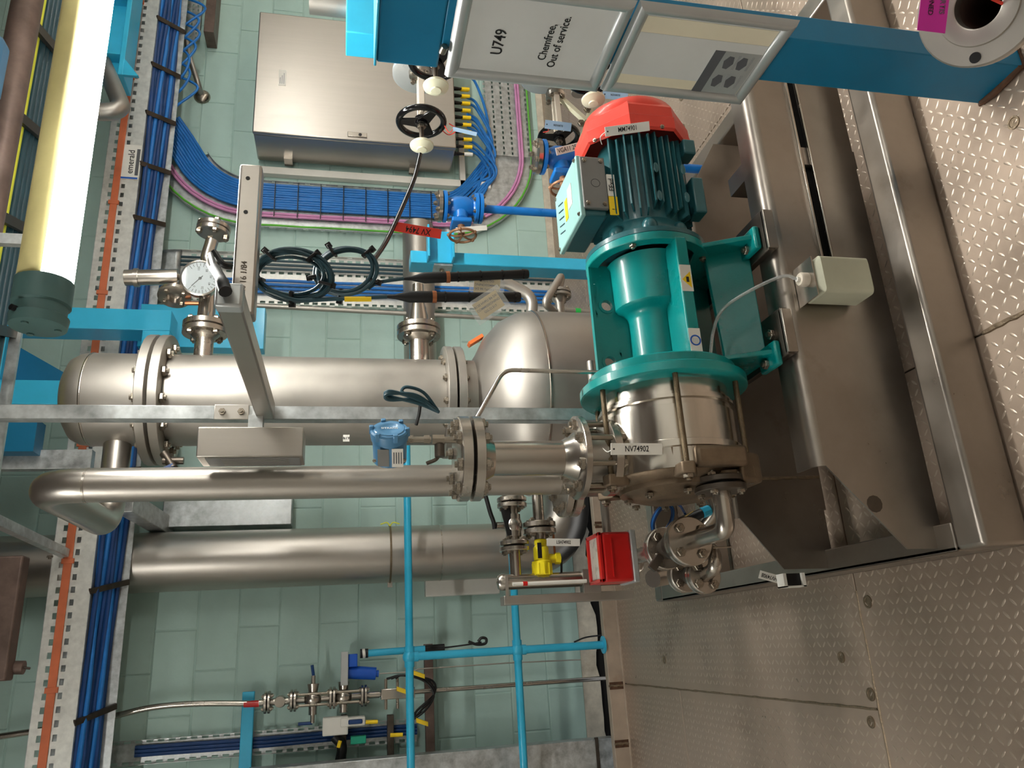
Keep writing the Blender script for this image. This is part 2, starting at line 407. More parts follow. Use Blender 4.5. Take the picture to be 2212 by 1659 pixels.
# ------------------------------------------------------------------ luminaires
def luminaire(x0, x1, y, z, label, loc_extra=None):
    t = thing('fluorescent_lamp', label, 'lamp', ((x0 + x1) / 2, y, z - .07), 'tubular fluorescent lamps along the room')
    n = 14; R = .064
    def shell(a0, a1, r, name, m):
        vs = []; fs = []
        for i in range(n + 1):
            a = math.radians(a0 + (a1 - a0) * i / n)
            for X in (x0 + .1, x1 - .1): vs.append((X, y + r * math.cos(a), z + r * math.sin(a)))
        for i in range(n): fs.append((2 * i, 2 * i + 1, 2 * i + 3, 2 * i + 2))
        return MB().add(vs, fs).build(name, m, t, solid=.003)
    shell(190, 350, R, 'diffuser', 'lamp_light'); shell(-10, 190, R, 'housing', 'lamp_yellow')
    for s, X in ((1, x0), (-1, x1)):
        c = MB().lathe((X, y, z), (s, 0, 0), [(0, .055), (.004, .066), (.03, .069), (.034, .062), (.06, .062), (.064, .069), (.13, .069), (.135, .06)], 28).build('end_cap', 'dark_plastic', t)
        for a in (40, 160, 280):
            MB().lathe((X - s * .004, y + .045 * math.cos(math.radians(a)), z + .045 * math.sin(math.radians(a))), (s, 0, 0), [(0, .009), (.012, .009)], 8).build('cap_lug', 'dark_plastic', c)
        MB().cyl((X + s * .03, y - .055, z + .035), (X + s * .03, y - .066, z + .042), .008, n=10).build('screw', 'black', c)
        MB().box((X + s * .25 - .015, y - .01, z + .06), (X + s * .25 + .015, y + .01, 4.3)).build('hanger', 'galvanised', t)
    return t
luminaire(.83, 2.43, 2.0, 2.372, 'glowing tubular fluorescent lamp with grey-green end cap hanging in view')
luminaire(2.75, 4.35, 2.0, 2.372, 'tubular fluorescent lamp next along the row beyond the glowing one')
luminaire(4.65, 6.1, 2.0, 2.372, 'tubular fluorescent lamp last in the row by the right wall')
luminaire(2.4, 4.0, -1.5, 3.3, 'added tubular fill lamp hanging unseen behind the viewer to the right')  # added fill light
luminaire(-2.35, -.75, 1.3, 3.5, 'tubular fluorescent lamp above the floor to the left, out of view')
# ------------------------------------------------------------------ skid under the pump
skid = thing('pump_skid', 'stainless steel skid frame with two trapezoid plates carrying the teal pump', 'skid frame', (.9, 2.5, 0))
XL, XR, YF, YB = .155, 1.95, 1.55, 3.6
MB().box((XL, YF, 0), (XR, YF + .09, .135)).build('front_beam', 'skid_steel', skid, bev=.012)
MB().box((XL, YB - .09, 0), (XR, YB, .135)).build('rear_beam', 'skid_steel', skid, bev=.012)
e = MB().box((XL, YF + .09, 0), (XL + .012, YB - .09, .135)).box((XL, YF + .09, .123), (XL + .07, YB - .09, .135)).box((XL, YF + .09, 0), (XL + .07, YB - .09, .012)).build('end_beam', 'skid_steel', skid, bev=.003)
MB().box((XR - .07, YF + .09, 0), (XR, YB - .09, .135)).build('end_beam', 'skid_steel', skid, bev=.006)
for y in (1.86, 2.42, 3.05): MB().box((XL + .07, y - .03, .02), (XR - .07, y + .03, .115)).build('cross_beam', 'skid_steel', skid, bev=.004) if y > 2 else None
def trap(y, xl, xr, zl, slot):
    """upright plate, wider at its foot, with the top folded back"""
    t = .006; zt = .437; b = .03
    xb0, xb1 = .168, 1.75 if slot else 1.712
    prof = [(xb0, .112), (xb0 + .003, zl), (xl, zt - b), (xr, zt - b), (xb1, zl), (xb1, .112)]
    m = MB()
    if slot:
        sx0, sx1, sz0, sz1 = .93, 1.63, .262, .294
        def quad(*q): m.prism([(x, y, z) for x, z in q], (0, t, 0))
        quad((xb0, .112), (xb0 + .003, zl), (xl, zt - b), (sx0, zt - b), (sx0, .112))
        quad((sx0, sz1), (sx0, zt - b), (sx1, zt - b), (sx1, sz1)); quad((sx0, .112), (sx0, sz0), (sx1, sz0), (sx1, .112))
        quad((sx1, .112), (sx1, zt - b), (xr, zt - b), (xb1, zl), (xb1, .112))
    else: m.prism([(x, y, z) for x, z in prof], (0, t, 0))
    # rounded fold and top flange
    pf = [(y, zt - b)] + [(y + b - b * math.cos(a), zt - b + b * math.sin(a)) for a in [PI / 2 * i / 6 for i in range(1, 7)]] + [(y + .085, zt)]
    inn = [(yy + (t if i < 5 else 0), zz - (t if i > 2 else 0)) for i, (yy, zz) in enumerate(pf)]
    poly = pf + inn[::-1]
    m.prism([(xl, yy, zz) for yy, zz in poly], (xr - xl, 0, 0))
    return m
fp = trap(1.70, .385, 1.64, .222, True).build('front_plate', 'skid_steel', skid, smooth=60)
for a, b, nm in (((.93, 1.69, .292), (1.63, 1.704, .302), 'slot_lip'), ((.93, 1.694, .256), (1.63, 1.704, .264), 'slot_lip'), ((.93, 1.725, .23), (1.63, 1.73, .33), 'slot_shade')): MB().box(a, b).build(nm, 'stainless' if nm == 'slot_lip' else 'void_shade', fp, bev=.003)  # near-black backing paints the shaded inside of the slot
MB().lathe((.285, 1.699, .29), (0, 1, 0), [(0, .022), (.001, .022)], 12).build('oil_stain', 'dark_steel', fp)
rp_ = trap(2.174, .33, 1.5, .285, False).build('rear_plate', 'skid_steel', skid, smooth=60)
bead((.455, 2.172, .11), (.452, 2.172, .41), .006, rp_, 16)
MB().box((.165, 2.0, .137), (.24, 2.06, .33)).build('corner_foot', 'galv_bright', skid, bev=.003) if False else None
for x0, x1 in ((.995, 1.125), (.685, .82)):
    br = MB().prism([(x0, 1.69, .44), (x1 - .0, 1.69, .44), (x1, 2.2, .44), (x0, 2.2, .44)], (0, 0, .022)).build('support_bar', 'dark_steel', skid, bev=.003)
    MB().box((x0 + .005, 1.684, .432), (x1 - .005, 1.70, .462)).build('end_lip', 'skid_steel', br, bev=.002)
    inst('bolt', BOLT, br, orient(((x0 + x1) / 2 + .01, 1.745, .462), (0, 0, 1), .015)); inst('bolt', BOLT, br, orient(((x0 + x1) / 2, 2.12, .462), (0, 0, 1), .015))
MB().box((1.3, 1.708, .1), (1.36, 1.9, .42)).build('brace', 'skid_steel', skid)
MB().box((.35, 2.18, .1), (1.6, 2.2, .16)).build('brace', 'skid_steel', skid)

# ------------------------------------------------------------------ pump unit
PY, PZ = 1.93, .722
pump = thing('pump_unit', 'teal centrifugal pump and finned dark teal motor with red fan cover on skid', 'pump', (.95, PY, .44))
AX = V((1, 0, 0))
def pc(x): return V((x, PY, PZ))
# motor
mot = MB().lathe(pc(1.12), AX, [(0, .10), (.005, .122), (.30, .122), (.33, .11)], 40).build('motor_body', 'dark_teal', pump)
for i in range(40):
    a = 2 * PI * (i + .5) / 40; deg = math.degrees(a) % 360
    if 52 < deg < 108: continue
    d = V((0, -math.cos(a), math.sin(a))); s = V((0, math.sin(a), math.cos(a)))
    x0, x1 = 1.155 + (.02 if i % 3 == 0 else 0), 1.415 + (.012 if i % 2 else 0)
    h = .152 if i % 5 else .157
    m = MB().prism([pc(x0) + d * .115 - s * .0028, pc(x0 + .012) + d * h - s * .0018, pc(x1) + d * h - s * .0018, pc(x1 + .01) + d * .115 - s * .0028], s * .005)
    m.build('cooling_fin', 'dark_teal', mot, smooth=0)
for z in (-.05, .035): 
    for x in (1.205, 1.30):
        MB().sphere((x, PY - .152, PZ + z - .035), .012, 10, 8, sx=1.5, sy=.25, sz=.7).build('fin_node', 'dark_teal', mot)
MB().box((1.17, PY - .135, PZ - .155), (1.29, PY - .075, PZ - .118)).build('foot_pad', 'dark_teal', mot, bev=.005)
MB().box((1.37, PY - .14, PZ - .145), (1.42, PY - .08, PZ - .105)).build('foot_pad', 'dark_teal', mot, bev=.005)
es = MB().lathe(pc(1.088), AX, [(0, .14), (.02, .142), (.04, .13), (.062, .125), (.075, .11)], 40).build('end_shield', 'dark_teal', pump)
for i in range(8):
    a = 2 * PI * (i + .3) / 8; p = pc(1.115) + V((0, -math.cos(a), math.sin(a))) * .128
    MB().sphere(p, .024, 12, 8, sx=1.3).build('boss', 'dark_teal', es); inst('bolt', BOLT, es, orient(p - AX * .026, -AX, .010))
mf = MB().lathe(pc(1.072), AX, [(0, .10), (0, .178), (.002, .18), (.016, .18), (.018, .178), (.018, .1)], 48, True).build('motor_flange', 'dark_teal', pump)
# fan cover: eight-sided with a round cap
fan = MB(); n = 8
def octo(x, r): return [pc(x) + V((0, -math.cos(2 * PI * (i + .5) / n), math.sin(2 * PI * (i + .5) / n))) * r for i in range(n)]
rings = [octo(1.425, .176), octo(1.43, .183), octo(1.468, .184), octo(1.472, .18), octo(1.508, .178), octo(1.54, .15)]
for a, b in zip(rings, rings[1:]):
    fan.add(a + b, [(i, (i + 1) % n, n + (i + 1) % n, n + i) for i in range(n)])
fc = fan.build('fan_cover', 'fan_red', pump, solid=.003, smooth=0)
MB().lathe(pc(1.50), AX, [(0, .15), (.03, .155), (.058, .148), (.068, .135), (.07, 1e-5)], 36).build('fan_cap', 'fan_red', fc)
for a in (-8, 60, 130): inst('screw', BOLT, fc, orient(pc(1.425) + V((0, -math.cos(math.radians(a)), math.sin(math.radians(a)))) * .178, V((0, -math.cos(math.radians(a)), math.sin(math.radians(a)))), .007))
# terminal box
tb = MB().box((1.166, 1.845, .862), (1.362, 2.068, .932)).build('terminal_box', 'dark_teal', pump, bev=.006)
MB().prism([(1.19, 1.87, .80), (1.34, 1.87, .80), (1.355, 1.85, .864), (1.175, 1.85, .864)], (0, .17, 0)).build('box_neck', 'dark_teal', tb, bev=.004)
lid = MB().prism([(1.160, 1.838, .93), (1.366, 1.838, .93), (1.366, 2.074, .93), (1.160, 2.074, .93)], (0, 0, .016)).build('lid', 'pale_teal', tb, bev=.004)
for x, y in ((1.172, 1.85), (1.354, 1.85), (1.172, 2.062), (1.354, 2.062)): inst('bolt', BOLT, tb, orient((x, y, .944), (0, 0, 1), .007))
gp = MB().box((1.185, 1.833, .858), (1.36, 1.846, .935)).build('gland_plate', 'grey_plate', tb, bev=.003)
MB().lathe((1.27, 1.8335, .893), (0, -1, 0), [(0, .015), (.0012, .013), (-.001, .012), (-.001, 1e-5)], 18).build('cable_hole', 'black', gp)
for x in (1.2, 1.345):
    for z in (.871, .922): inst('bolt', BOLT, gp, orient((x, 1.833, z), (0, -1, 0), .007))
MB().box((1.24, 1.90, .946), (1.31, 1.94, .9475)).build('sticker', 'label_white', lid); MB().box((1.22, 1.95, .946), (1.29, 1.975, .9475)).build('sticker', 'warn_yellow', lid)
for k in range(5): MB().bar((1.20 + k * .025, 1.992, .9468), (1.215 + k * .025, 2.04, .9468), .004, .001).build('pen_mark', 'cable_dark', lid)
st_ = MB().box((1.165, 1.829, .832), (1.225, 1.834, .858)).build('sticker', 'warn_yellow', tb); s2_ = MB().box((1.226, 1.829, .834), (1.30, 1.834, .858)).build('sticker', 'label_white', tb)
text('EExd', s2_, (1.263, 1.8275, .846), (1, 0, 0), (0, 0, 1), .024, sx=.9)
text('!', st_, (1.18, 1.8275, .845), (1, 0, 0), (0, 0, 1), .02)
# lantern
lan = MB().lathe(pc(1.048), AX, [(0, .150), (0, .18), (.002, .182), (.022, .182), (.024, .18), (.024, .150)], 48, True).build('lantern_flange', 'teal', pump)
MB().lathe(pc(.64), AX, [(0, .15), (0, .229), (.004, .234), (.026, .234), (.030, .229), (.030, .15)], 56, True).build('lantern_ring', 'teal', pump)
MB().lathe(pc(.672), AX, [(-.004, .12), (-.004, .206), (.026, .208), (.03, .204), (.03, .12)], 48, True).build('lantern_ring', 'teal', pump)
bh = MB().lathe(pc(.69), AX, [(0, .074), (.175, .074), (.19, .078), (.2, .088), (.206, .104), (.215, .112), (.345, .114), (.36, .122)], 40).build('bearing_housing', 'teal', pump)
MB().box((.69, PY - .183, PZ - .047), (1.055, PY - .07, PZ - .012)).build('rib', 'teal', pump, bev=.004)
MB().box((.69, PY + .07, PZ - .02), (1.055, PY + .183, PZ + .015)).build('rib', 'teal', pump, bev=.004)
# upright web with two through holes
def web():
    yb = PY + .012; x0, x1, z0, z1 = .69, 1.055, PZ + .02, PZ + .178
    cs = [(.925, PZ + .135, .017), (.748, PZ + .142, .017)]
    bm = bmesh.new()
    m = MB()
    # build by columns: plate split round square cells, hole rim as 16-gon
    xs = sorted({x0, x1} | {c[0] - .03 for c in cs} | {c[0] + .03 for c in cs}); zs = [z0, PZ + .105, PZ + .17, z1]
    def face(y, flip):
        for i in range(len(xs) - 1):
            for j in range(3):
                h = [c for c in cs if xs[i] < c[0] < xs[i + 1] and zs[j] < c[1] < zs[j + 1]]
                q = [(xs[i], y, zs[j]), (xs[i + 1], y, zs[j]), (xs[i + 1], y, zs[j + 1]), (xs[i], y, zs[j + 1])]
                if not h: m.add(q, [(0, 1, 2, 3)])
                else:
                    cx, cz, r = h[0]; k = 16
                    inner = [(cx + r * math.cos(2 * PI * a / k), y, cz + r * math.sin(2 * PI * a / k)) for a in range(k)]
                    outer = []
                    for a in range(k):
                        dx, dz = math.cos(2 * PI * a / k), math.sin(2 * PI * a / k); t = []
                        if dx > 1e-6: t.append((xs[i + 1] - cx) / dx)
                        if dx < -1e-6: t.append((xs[i] - cx) / dx)
                        if dz > 1e-6: t.append((zs[j + 1] - cz) / dz)
                        if dz < -1e-6: t.append((zs[j] - cz) / dz)
                        outer.append((cx + dx * min(t), y, cz + dz * min(t)))
                    m.add(inner + outer, [(a, (a + 1) % k, k + (a + 1) % k, k + a) for a in range(k)])
    face(yb, 0); face(yb + .014, 1)
    for cx, cz, r in cs: m.lathe((cx, yb - .003, cz), (0, 1, 0), [(0, r), (0, r + .008), (.017, r + .008), (.017, r)], 20, True)
    m.box((x0, yb - .002, z1 - .006), (x1, yb + .016, z1 + .003))
    return m
wb = web().build('web', 'teal', pump, smooth=0)
text('AHMUFTF 250', wb, (.985, PY + .0115, PZ + .166), (1, 0, 0), (0, 0, 1), .014, m='teal', name='cast_lettering', lift=.002)
text('BEH01-004', wb, (.99, PY + .0115, PZ + .149), (1, 0, 0), (0, 0, 1), .014, m='teal', name='cast_lettering', lift=.002)
# skirts and feet down to the support bars
for sy in (-1, 1):
    sk = MB().prism([(.70, PY + sy * .07, PZ - .165), (1.055, PY + sy * .07, PZ - .15), (1.055, PY + sy * .13, PZ - .26), (.70, PY + sy * .13, PZ - .26)], (0, sy * .012, 0)).build('skirt', 'teal', pump, bev=.003)
    for x in (1.05, .70):
        MB().prism([(x, PY, PZ - .13), (x, PY + sy * .13, PZ - .10), (x, PY + sy * .20, PZ - .235), (x, PY + sy * .20, PZ - .26), (x, PY, PZ - .26)], (.014, 0, 0)).build('leg', 'teal', pump, bev=.003)
        ft = MB().box((x - .035, PY + sy * .125, .4625), (x + .035, PY + sy * .215, .482)).build('foot', 'teal', pump, bev=.006)
        inst('bolt', BOLT, ft, orient((x - .018, PY + sy * .165, .482), (0, 0, 1), .014))
for a in (35, 100, 170, 300): inst('bolt', BOLT, lan, orient(pc(1.048) + V((0, -math.cos(math.radians(a)), math.sin(math.radians(a)))) * .165, -AX, .011))
# stickers on the front rib
yr = PY - .184
sk1 = MB().box((.885, yr - .0008, PZ - .046), (.965, yr, PZ - .013)).build('warning_sticker', 'label_white', pump)
MB().prism([(.895, yr - .0016, PZ - .042), (.945, yr - .0016, PZ - .042), (.92, yr - .0016, PZ - .016)], (0, .0006, 0)).build('triangle', 'warn_yellow', sk1)
MB().box((.912, yr - .0022, PZ - .036), (.928, yr - .0016, PZ - .028)).build('symbol', 'ink', sk1)
sk2 = MB().box((.705, yr - .0008, PZ - .046), (.775, yr, PZ - .013)).build('warning_sticker', 'label_white', pump)
MB().lathe((.74, yr - .0012, PZ - .0295), (0, -1, 0), [(0, .0155), (.0006, .0155), (.0006, .0115), (0, .0115)], 24, True).build('symbol', 'sticker_blue', sk2)
MB().box((.733, yr - .0018, PZ - .038), (.747, yr - .001, PZ - .022)).build('symbol', 'paper', sk2)
# stainless casing with clamp rods
MB().lathe(pc(.395), AX, [(0, .15), (.004, .188), (.055, .190), (.058, .194), (.075, .194), (.078, .187), (.17, .187), (.172, .181), (.186, .181), (.188, .190), (.196, .190), (.198, .184), (.206, .184), (.208, .176), (.245, .176)], 56).build('casing', 'polished', pump)
vol = MB().lathe(pc(.375), AX, [(0, .14), (.008, .168), (.02, .180), (.035, .188), (.078, .19), (.085, .18)], 48).build('volute', 'cast_steel', pump)
MB().lathe(pc(.345), AX, [(0, .09), (.008, .12), (.02, .15), (.034, .15)], 36).build('end_cover', 'cast_steel', vol)
for a in range(6):
    t = math.radians(a * 60 + 14); d = V((0, -math.cos(t), math.sin(t)))
    r_ = MB().cyl(pc(.36) + d * .207, pc(.645) + d * .207, .0075, n=12).build('clamp_rod', 'brass_rod', pump)
    inst('nut', BOLT, r_, orient(pc(.375) + d * .207, -AX, .014)); inst('nut', BOLT, r_, orient(pc(.668) + d * .218, AX, .0)) if False else None
    MB().prism([pc(.375) + d * .17 + V((0, d.z, -d.y)).cross(AX) * 0 + V((0, d.z, -d.y)) * q for q in (-.03, .03)] + [pc(.375) + d * .225 + V((0, d.z, -d.y)) * q for q in (.016, -.016)], AX * .03).build('lug', 'cast_steel', vol, bev=.004)
# discharge branch on top
NX = .466
nz_ = MB(); nz_.lathe((NX, PY, .80), (0, 0, 1), [(0, .085), (.05, .07), (.085, .062), (.10, .062)], 32)
nz_.build('discharge_branch', 'cast_steel', vol)
nf = MB().lathe((NX, PY, .893), (0, 0, 1), [(0, .10), (.002, .104), (.022, .104), (.024, .10)], 40).build('discharge_flange', 'stainless', vol)
# casing foot side and drain block
MB().lathe((.39, PY - .12, .63), (-1, 0, 0), [(0, .055), (.03, .05), (.04, .04)], 24).build('drain_boss', 'cast_steel', vol)
MB().sphere((.43, PY + .06, .63), .12, 20, 12, sx=.6).build('suction_bowl', 'cast_steel', vol)
ring_bolts(vol, pc(.352), (-1, 0, 0), .13, 8, .012, 10)
MB().box((.395, PY - .205, .60), (.45, PY - .12, .745)).build('casing_pad', 'cast_steel', vol, bev=.012)
MB().prism([(.36, PY - .15, .54), (.44, PY - .15, .54), (.44, PY - .19, .62), (.36, PY - .19, .62)], (0, .12, 0)).build('drain_block', 'cast_steel', vol, bev=.01)
# ------------------------------------------------------------------ riser spool on the pump discharge
ZU = V((0, 0, 1)); XM = V((-1, 0, 0)); YM = V((0, -1, 0))
sp = thing('riser_spool', 'short upright stainless spool with blind flange on top of pump discharge', 'pipe spool', (NX, PY, .917))
MB().lathe((NX, PY, .917), ZU, [(0, .062), (.004, .066), (.06, .066), (.064, .062)], 32).build('check_valve', 'stainless_dull', sp)
lf = MB().lathe((NX, PY, .981), ZU, [(0, .108), (.002, .1125), (.017, .1125), (.019, .110), (.021, .068), (.035, .056), (.055, .047)], 44).build('flange', 'stainless', sp)
MB().cyl((NX, PY, 1.03), (NX, PY, 1.225), .046, n=36).build('pipe', 'stainless', sp)
uf = MB().lathe((NX, PY, 1.283), (0, 0, -1), [(0, .106), (.002, .111), (.024, .111), (.026, .107), (.028, .066), (.045, .055), (.06, .047)], 44).build('flange', 'stainless', sp)
MB().cyl((NX, PY, 1.283), (NX, PY, 1.289), .085, n=30).build('gasket', 'black', sp)
bf = MB().lathe((NX, PY, 1.289), ZU, [(0, .107), (.002, .111), (.026, .111), (.028, .107)], 44).build('blind_flange', 'stainless', sp)
for i in range(8):
    t = 2 * PI * (i + .5) / 8; p = V((NX + .09 * math.cos(t), PY + .09 * math.sin(t), 0))
    s = MB().cyl(p + ZU * .875, p + ZU * 1.0, .0075, n=10).build('stud', 'bolt_steel', sp)
    inst('nut', BOLT, s, orient(p + ZU * 1.0, ZU, .0155)); inst('nut', BOLT, s, orient(p + ZU * .893, -ZU, .013))
    inst('bolt', BOLT, bf, orient(p + ZU * 1.317, ZU, .0165)); inst('bolt', BOLT, uf, orient(p + ZU * 1.257, -ZU, .0165))
# impulse tube
t = MB().tube(bend([at(1026, 910, Y=1.96), at(1088, 799, Y=1.96), at(1318, 805, Y=1.93), at(1330, 935, Y=1.90)], .03), .0062, 12).build('impulse_tube', 'stainless')
tag(t, 'thin bent stainless tube looping from blind flange down to pump casing', 'tube')

# ------------------------------------------------------------------ long discharge pipe behind it
PX2, PY2 = .487, 2.3
lp = thing('process_pipe', 'long upright stainless pipe with double elbow at top behind riser spool', 'pipe', (PX2, PY2, .6))
path = bend([(PX2, PY2, .93), (PX2, PY2, 2.43), (PX2, 3.0, 2.43), (.80, 3.0, 2.43)], .12, 9)
MB().tube(path, .048, 28).build('pipe', 'stainless_brushed', lp)
for a, b in (((PX2, PY2, 2.30), (PX2, PY2, 2.306)),): MB().cyl(a, b, .0495, n=28).build('weld_ring', 'stainless', lp)
flange_pair(lp, (PX2 - .01, PY2, .915), ZU, .11, .024, 8, .013)
MB().tube(bend([(PX2 - .01, PY2, .89), (PX2 - .01, PY2, .70), (PX2 - .01, 2.12, .68)], .12, 8), .048, 24).build('elbow', 'stainless_dull', lp)

# ------------------------------------------------------------------ pressure transmitter
tc = at(842, 962, Y=1.9); nrm = V((.72, -.69, .05)).normalized()
tr = thing('pressure_transmitter', 'pale blue round pressure transmitter with steel nameplates above blind flange', 'transmitter', tc - ZU * .05)
MB().lathe(tc - nrm * .045, nrm, [(0, .036), (.003, .042), (.062, .043), (.064, .046), (.072, .0475), (.088, .0475), (.092, .044)], 32).build('housing', 'transmitter_blue', tr)
cap = MB().lathe(tc + nrm * .046, nrm, [(0, .04), (.003, .037), (.0035, .024), (.002, .022), (.002, 1e-5)], 32).build('cap', 'transmitter_blue', tr)
a_, b_, d_ = frame(nrm)
for i in range(6):
    q = tc + nrm * .042 + (a_ * math.cos(i * PI / 3 + .3) + b_ * math.sin(i * PI / 3 + .3)) * .045
    MB().obox(q, nrm * .011, a_ * .006, b_ * .006).build('lug', 'transmitter_blue', cap, bev=.002)
text('SITRANS', cap, tc + nrm * .0485, (0, 0, -1), nrm.cross(V((0, 0, -1))), .011, m='label_white', lift=.001)
side = (V((-.69, -.72, 0))).normalized()
for dz, w, hgt, m in ((-.017, .02, .026, 'label_white'), (.018, .016, .024, 'grey_plate')):
    p = tc - nrm * .012 + side * .0425 + ZU * dz
    np_ = MB().obox(p, nrm * hgt, ZU * .014, side * .0012).build('nameplate', m, tr)
    if m == 'label_white':
        for k in range(4): MB().obox(p + side * .0016 + ZU * (k * .006 - .009), nrm * .016, ZU * .0012, side * .0004).build('print', 'dark_print', np_)
for p0 in ((.03, -.02), (-.02, .03)): inst('bolt', BOLT, tr, orient(tc - nrm * .02 + side * .04 + ZU * (.04 if p0[0] > 0 else -.034), side, .005))
b0 = at(884, 950, Y=1.92); b1 = V((NX + .045, PY - .02, 1.317))
f = MB(); 
q = lambda s: b0.lerp(b1, s)
f.cyl(q(-.15), q(.08), .012, n=6).cyl(q(.08), q(.45), .009, n=12).cyl(q(.3), q(.42), .0125, n=6).cyl(q(.48), q(.72), .014, n=6).cyl(q(.72), q(1), .009, n=12)
f.build('fitting', 'bolt_steel', tr)
MB().tube(smoothpath([q(.6), q(.6) + V((-.01, 0, .0)), q(.55) + V((-.045, .01, -.004)), q(.45) + V((-.06, .01, .012))]), .005, 8).build('vent_valve', 'dark_steel', tr)
MB().cyl(q(.62) - V((.012, 0, 0)), q(.62) - V((.045, 0, 0)), .013, n=14).build('isolation_cock', 'dark_steel', tr)

# ------------------------------------------------------------------ strut and square arm
su = thing('channel_strut', 'upright galvanised channel strut standing behind the riser spool', 'strut', (.686, 2.27, .437))
m = MB(); x0, x1, y0, y1 = .666, .707, 2.25, 2.291
m.box((x0, y0, .437), (x1, y0 + .003, 4.29)).box((x0, y0, .437), (x0 + .003, y1, 4.29)).box((x1 - .003, y0, .437), (x1, y1, 4.29)).box((x0, y1 - .003, .437), (x0 + .011, y1, 4.29)).box((x1 - .011, y1 - .003, .437), (x1, y1, 4.29))
m.build('channel', 'galvanised', su, bev=.0015)
MB().box((x0 - .03, 2.2, .43), (x1 + .03, 2.33, .44)).build('foot_plate', 'galvanised', su)
bp = MB().box((x0 - .002, 2.244, at(538, 890, Y=2.25).z), (x1 + .002, 2.251, at(463, 890, Y=2.25).z)).build('bracket_plate', 'stainless_dull', su, bev=.002)
for px in (480, 521): inst('bolt', BOLT, bp, orient(at(px, 889, Y=2.244), YM, .010))
ar = thing('square_tube_bracket', 'square stainless tube arm reaching out from the channel strut', 'tube bracket', (.69, 2.0, 1.806))
AZ = 1.831
MB().box((.664, 1.47, AZ - .025), (.714, 2.245, AZ + .025)).build('tube', 'stainless_brushed', ar, bev=.005)
MB().box((.6625, 1.455, AZ - .0265), (.7155, 1.49, AZ + .0265)).build('end_cap', 'plate_grey', ar, bev=.006)
cb = MB().box((.716, 1.61, AZ - .03), (1.10, 1.66, AZ + .02)).build('cross_tube', 'stainless_brushed', ar, bev=.006)
text('R40 16 1/84', cb, (.80, 1.61, AZ - .004), (1, 0, 0), (0, 0, 1), .018, m='dark_steel', name='stamped_mark')
for p in ((.97, 1.6095, AZ + .0), (1.06, 1.6095, AZ)): MB().lathe(p, YM, [(0, .005), (.0006, .005), (.0006, 1e-5)], 10).build('hole', 'black', cb)
# instrument plate box on the strut
z0, z1 = at(655, 960, Y=2.13).z, at(425, 960, Y=2.13).z
xb0, xb1 = at(540, 986, Y=2.13).x, at(540, 922, Y=2.13).x
nb = thing('sheet_metal_box', 'flat stainless sheet box with etched side label fixed beside the strut', 'metal box', ((xb0 + xb1) / 2, 2.22, z0))
MB().box((xb0, 2.13, z0), (xb1, 2.245, z1)).build('cover', 'stainless_brushed', nb, bev=.003)
MB().box((xb0 - .001, 2.145, z0 + .01), (xb0, 2.242, z1 - .02)).build('etched_plate', 'grey_plate', nb)
for k in range(7): MB().box((xb0 - .0016, 2.155 + k * .012, z0 + .04), (xb0 - .001, 2.159 + k * .012, z1 - .06)).build('print', 'stainless_dull', nb)
MB().box((xb1, 2.21, (z0 + z1) / 2 - .02), (.667, 2.25, (z0 + z1) / 2 + .02)).build('mounting_bracket', 'galvanised', nb)

# ------------------------------------------------------------------ column vessel on the receiver tank
CX, CY = .963, 3.0
cv = thing('column_vessel', 'tall upright stainless column vessel with domed top and bolted flanges', 'vessel', (CX, CY, 1.14))
sh = MB().lathe((CX, CY, 1.215), ZU, [(0, .176), (1.04, .176)], 48).build('shell', 'stainless_dull', cv)
MB().lathe((CX, CY, 2.33), ZU, [(0, .176), (.20, .176), (.235, .172), (.265, .155), (.285, .12), (.298, .06), (.30, 1e-5)], 48).build('domed_head', 'stainless_dull', cv)
flange_pair(cv, (CX, CY, 2.295), ZU, .25, .034, 12, .02, .01, 15, 'stainless_dull')
MB().lathe((CX, CY, 2.526), ZU, [(0, .1765), (.002, .178), (.006, .178), (.008, .1765)], 48).build('weld_ring', 'stainless', cv)
flange_pair(cv, (CX, CY, 1.178), ZU, .232, .032, 12, .015, .008, 15, 'stainless_dull')
lb = MB().obox(at(748, 945, Y=2.85) + V((0, .01, 0)), V((.012, -.004, 0)), ZU * .012, V((0, .0012, 0))).build('sticker', 'label_white', cv)
text('619', lb, at(748, 945, Y=2.85) + V((0, .0085, 0)), (0, 0, -1), (1, 0, 0), .016)
dk = MB().cyl((CX - .24, CY - .12, 2.24), (CX - .30, CY - .14, 2.20), .016, n=12).cyl((CX - .27, CY - .13, 2.24), (CX - .27, CY - .13, 2.17), .013, n=10).build('drain_cock', 'dark_steel', cv)
MB().bar((CX - .29, CY - .15, 2.20), (CX - .33, CY - .16, 2.27), .014, .006, YM).build('lever', 'cable_navy', dk)
# side nozzle with pressure gauge, near the top
def nozzle(px, x0, x1, r, R, nm, top):
    z = at(px, 740, Y=CY).z
    g = MB().cyl((x0, CY, z), (x1 - .02, CY, z), r, n=24); neck(g, (x1 - .055, CY, z), (1, 0, 0), r, r * 1.6, .03)
    o = g.build(nm, 'stainless', cv); flange_pair(o, (x1, CY, z), (1, 0, 0), R, .022, 4, .014, .005, 45, 'stainless')
    if top: MB().lathe((x1 + .02, CY, z), (1, 0, 0), top, 24).build('reducer', 'stainless', o)
    return z
zn = nozzle(441, CX + .15, 1.262, .036, .086, 'nozzle', [(0, .05), (.02, .036), (.05, .034), (.20, .03)])
zn2 = nozzle(905, CX + .15, 1.275, .042, .092, 'nozzle', [(0, .05), (.03, .044), (.12, .027), (.2, .024)])
gx = CX + .55
vs_ = thing('gauge_assembly', 'stainless valve branch with round pressure gauge at the column top', 'gauge branch', (1.5, CY, zn - .05))
top = at(462, 495, Y=CY)
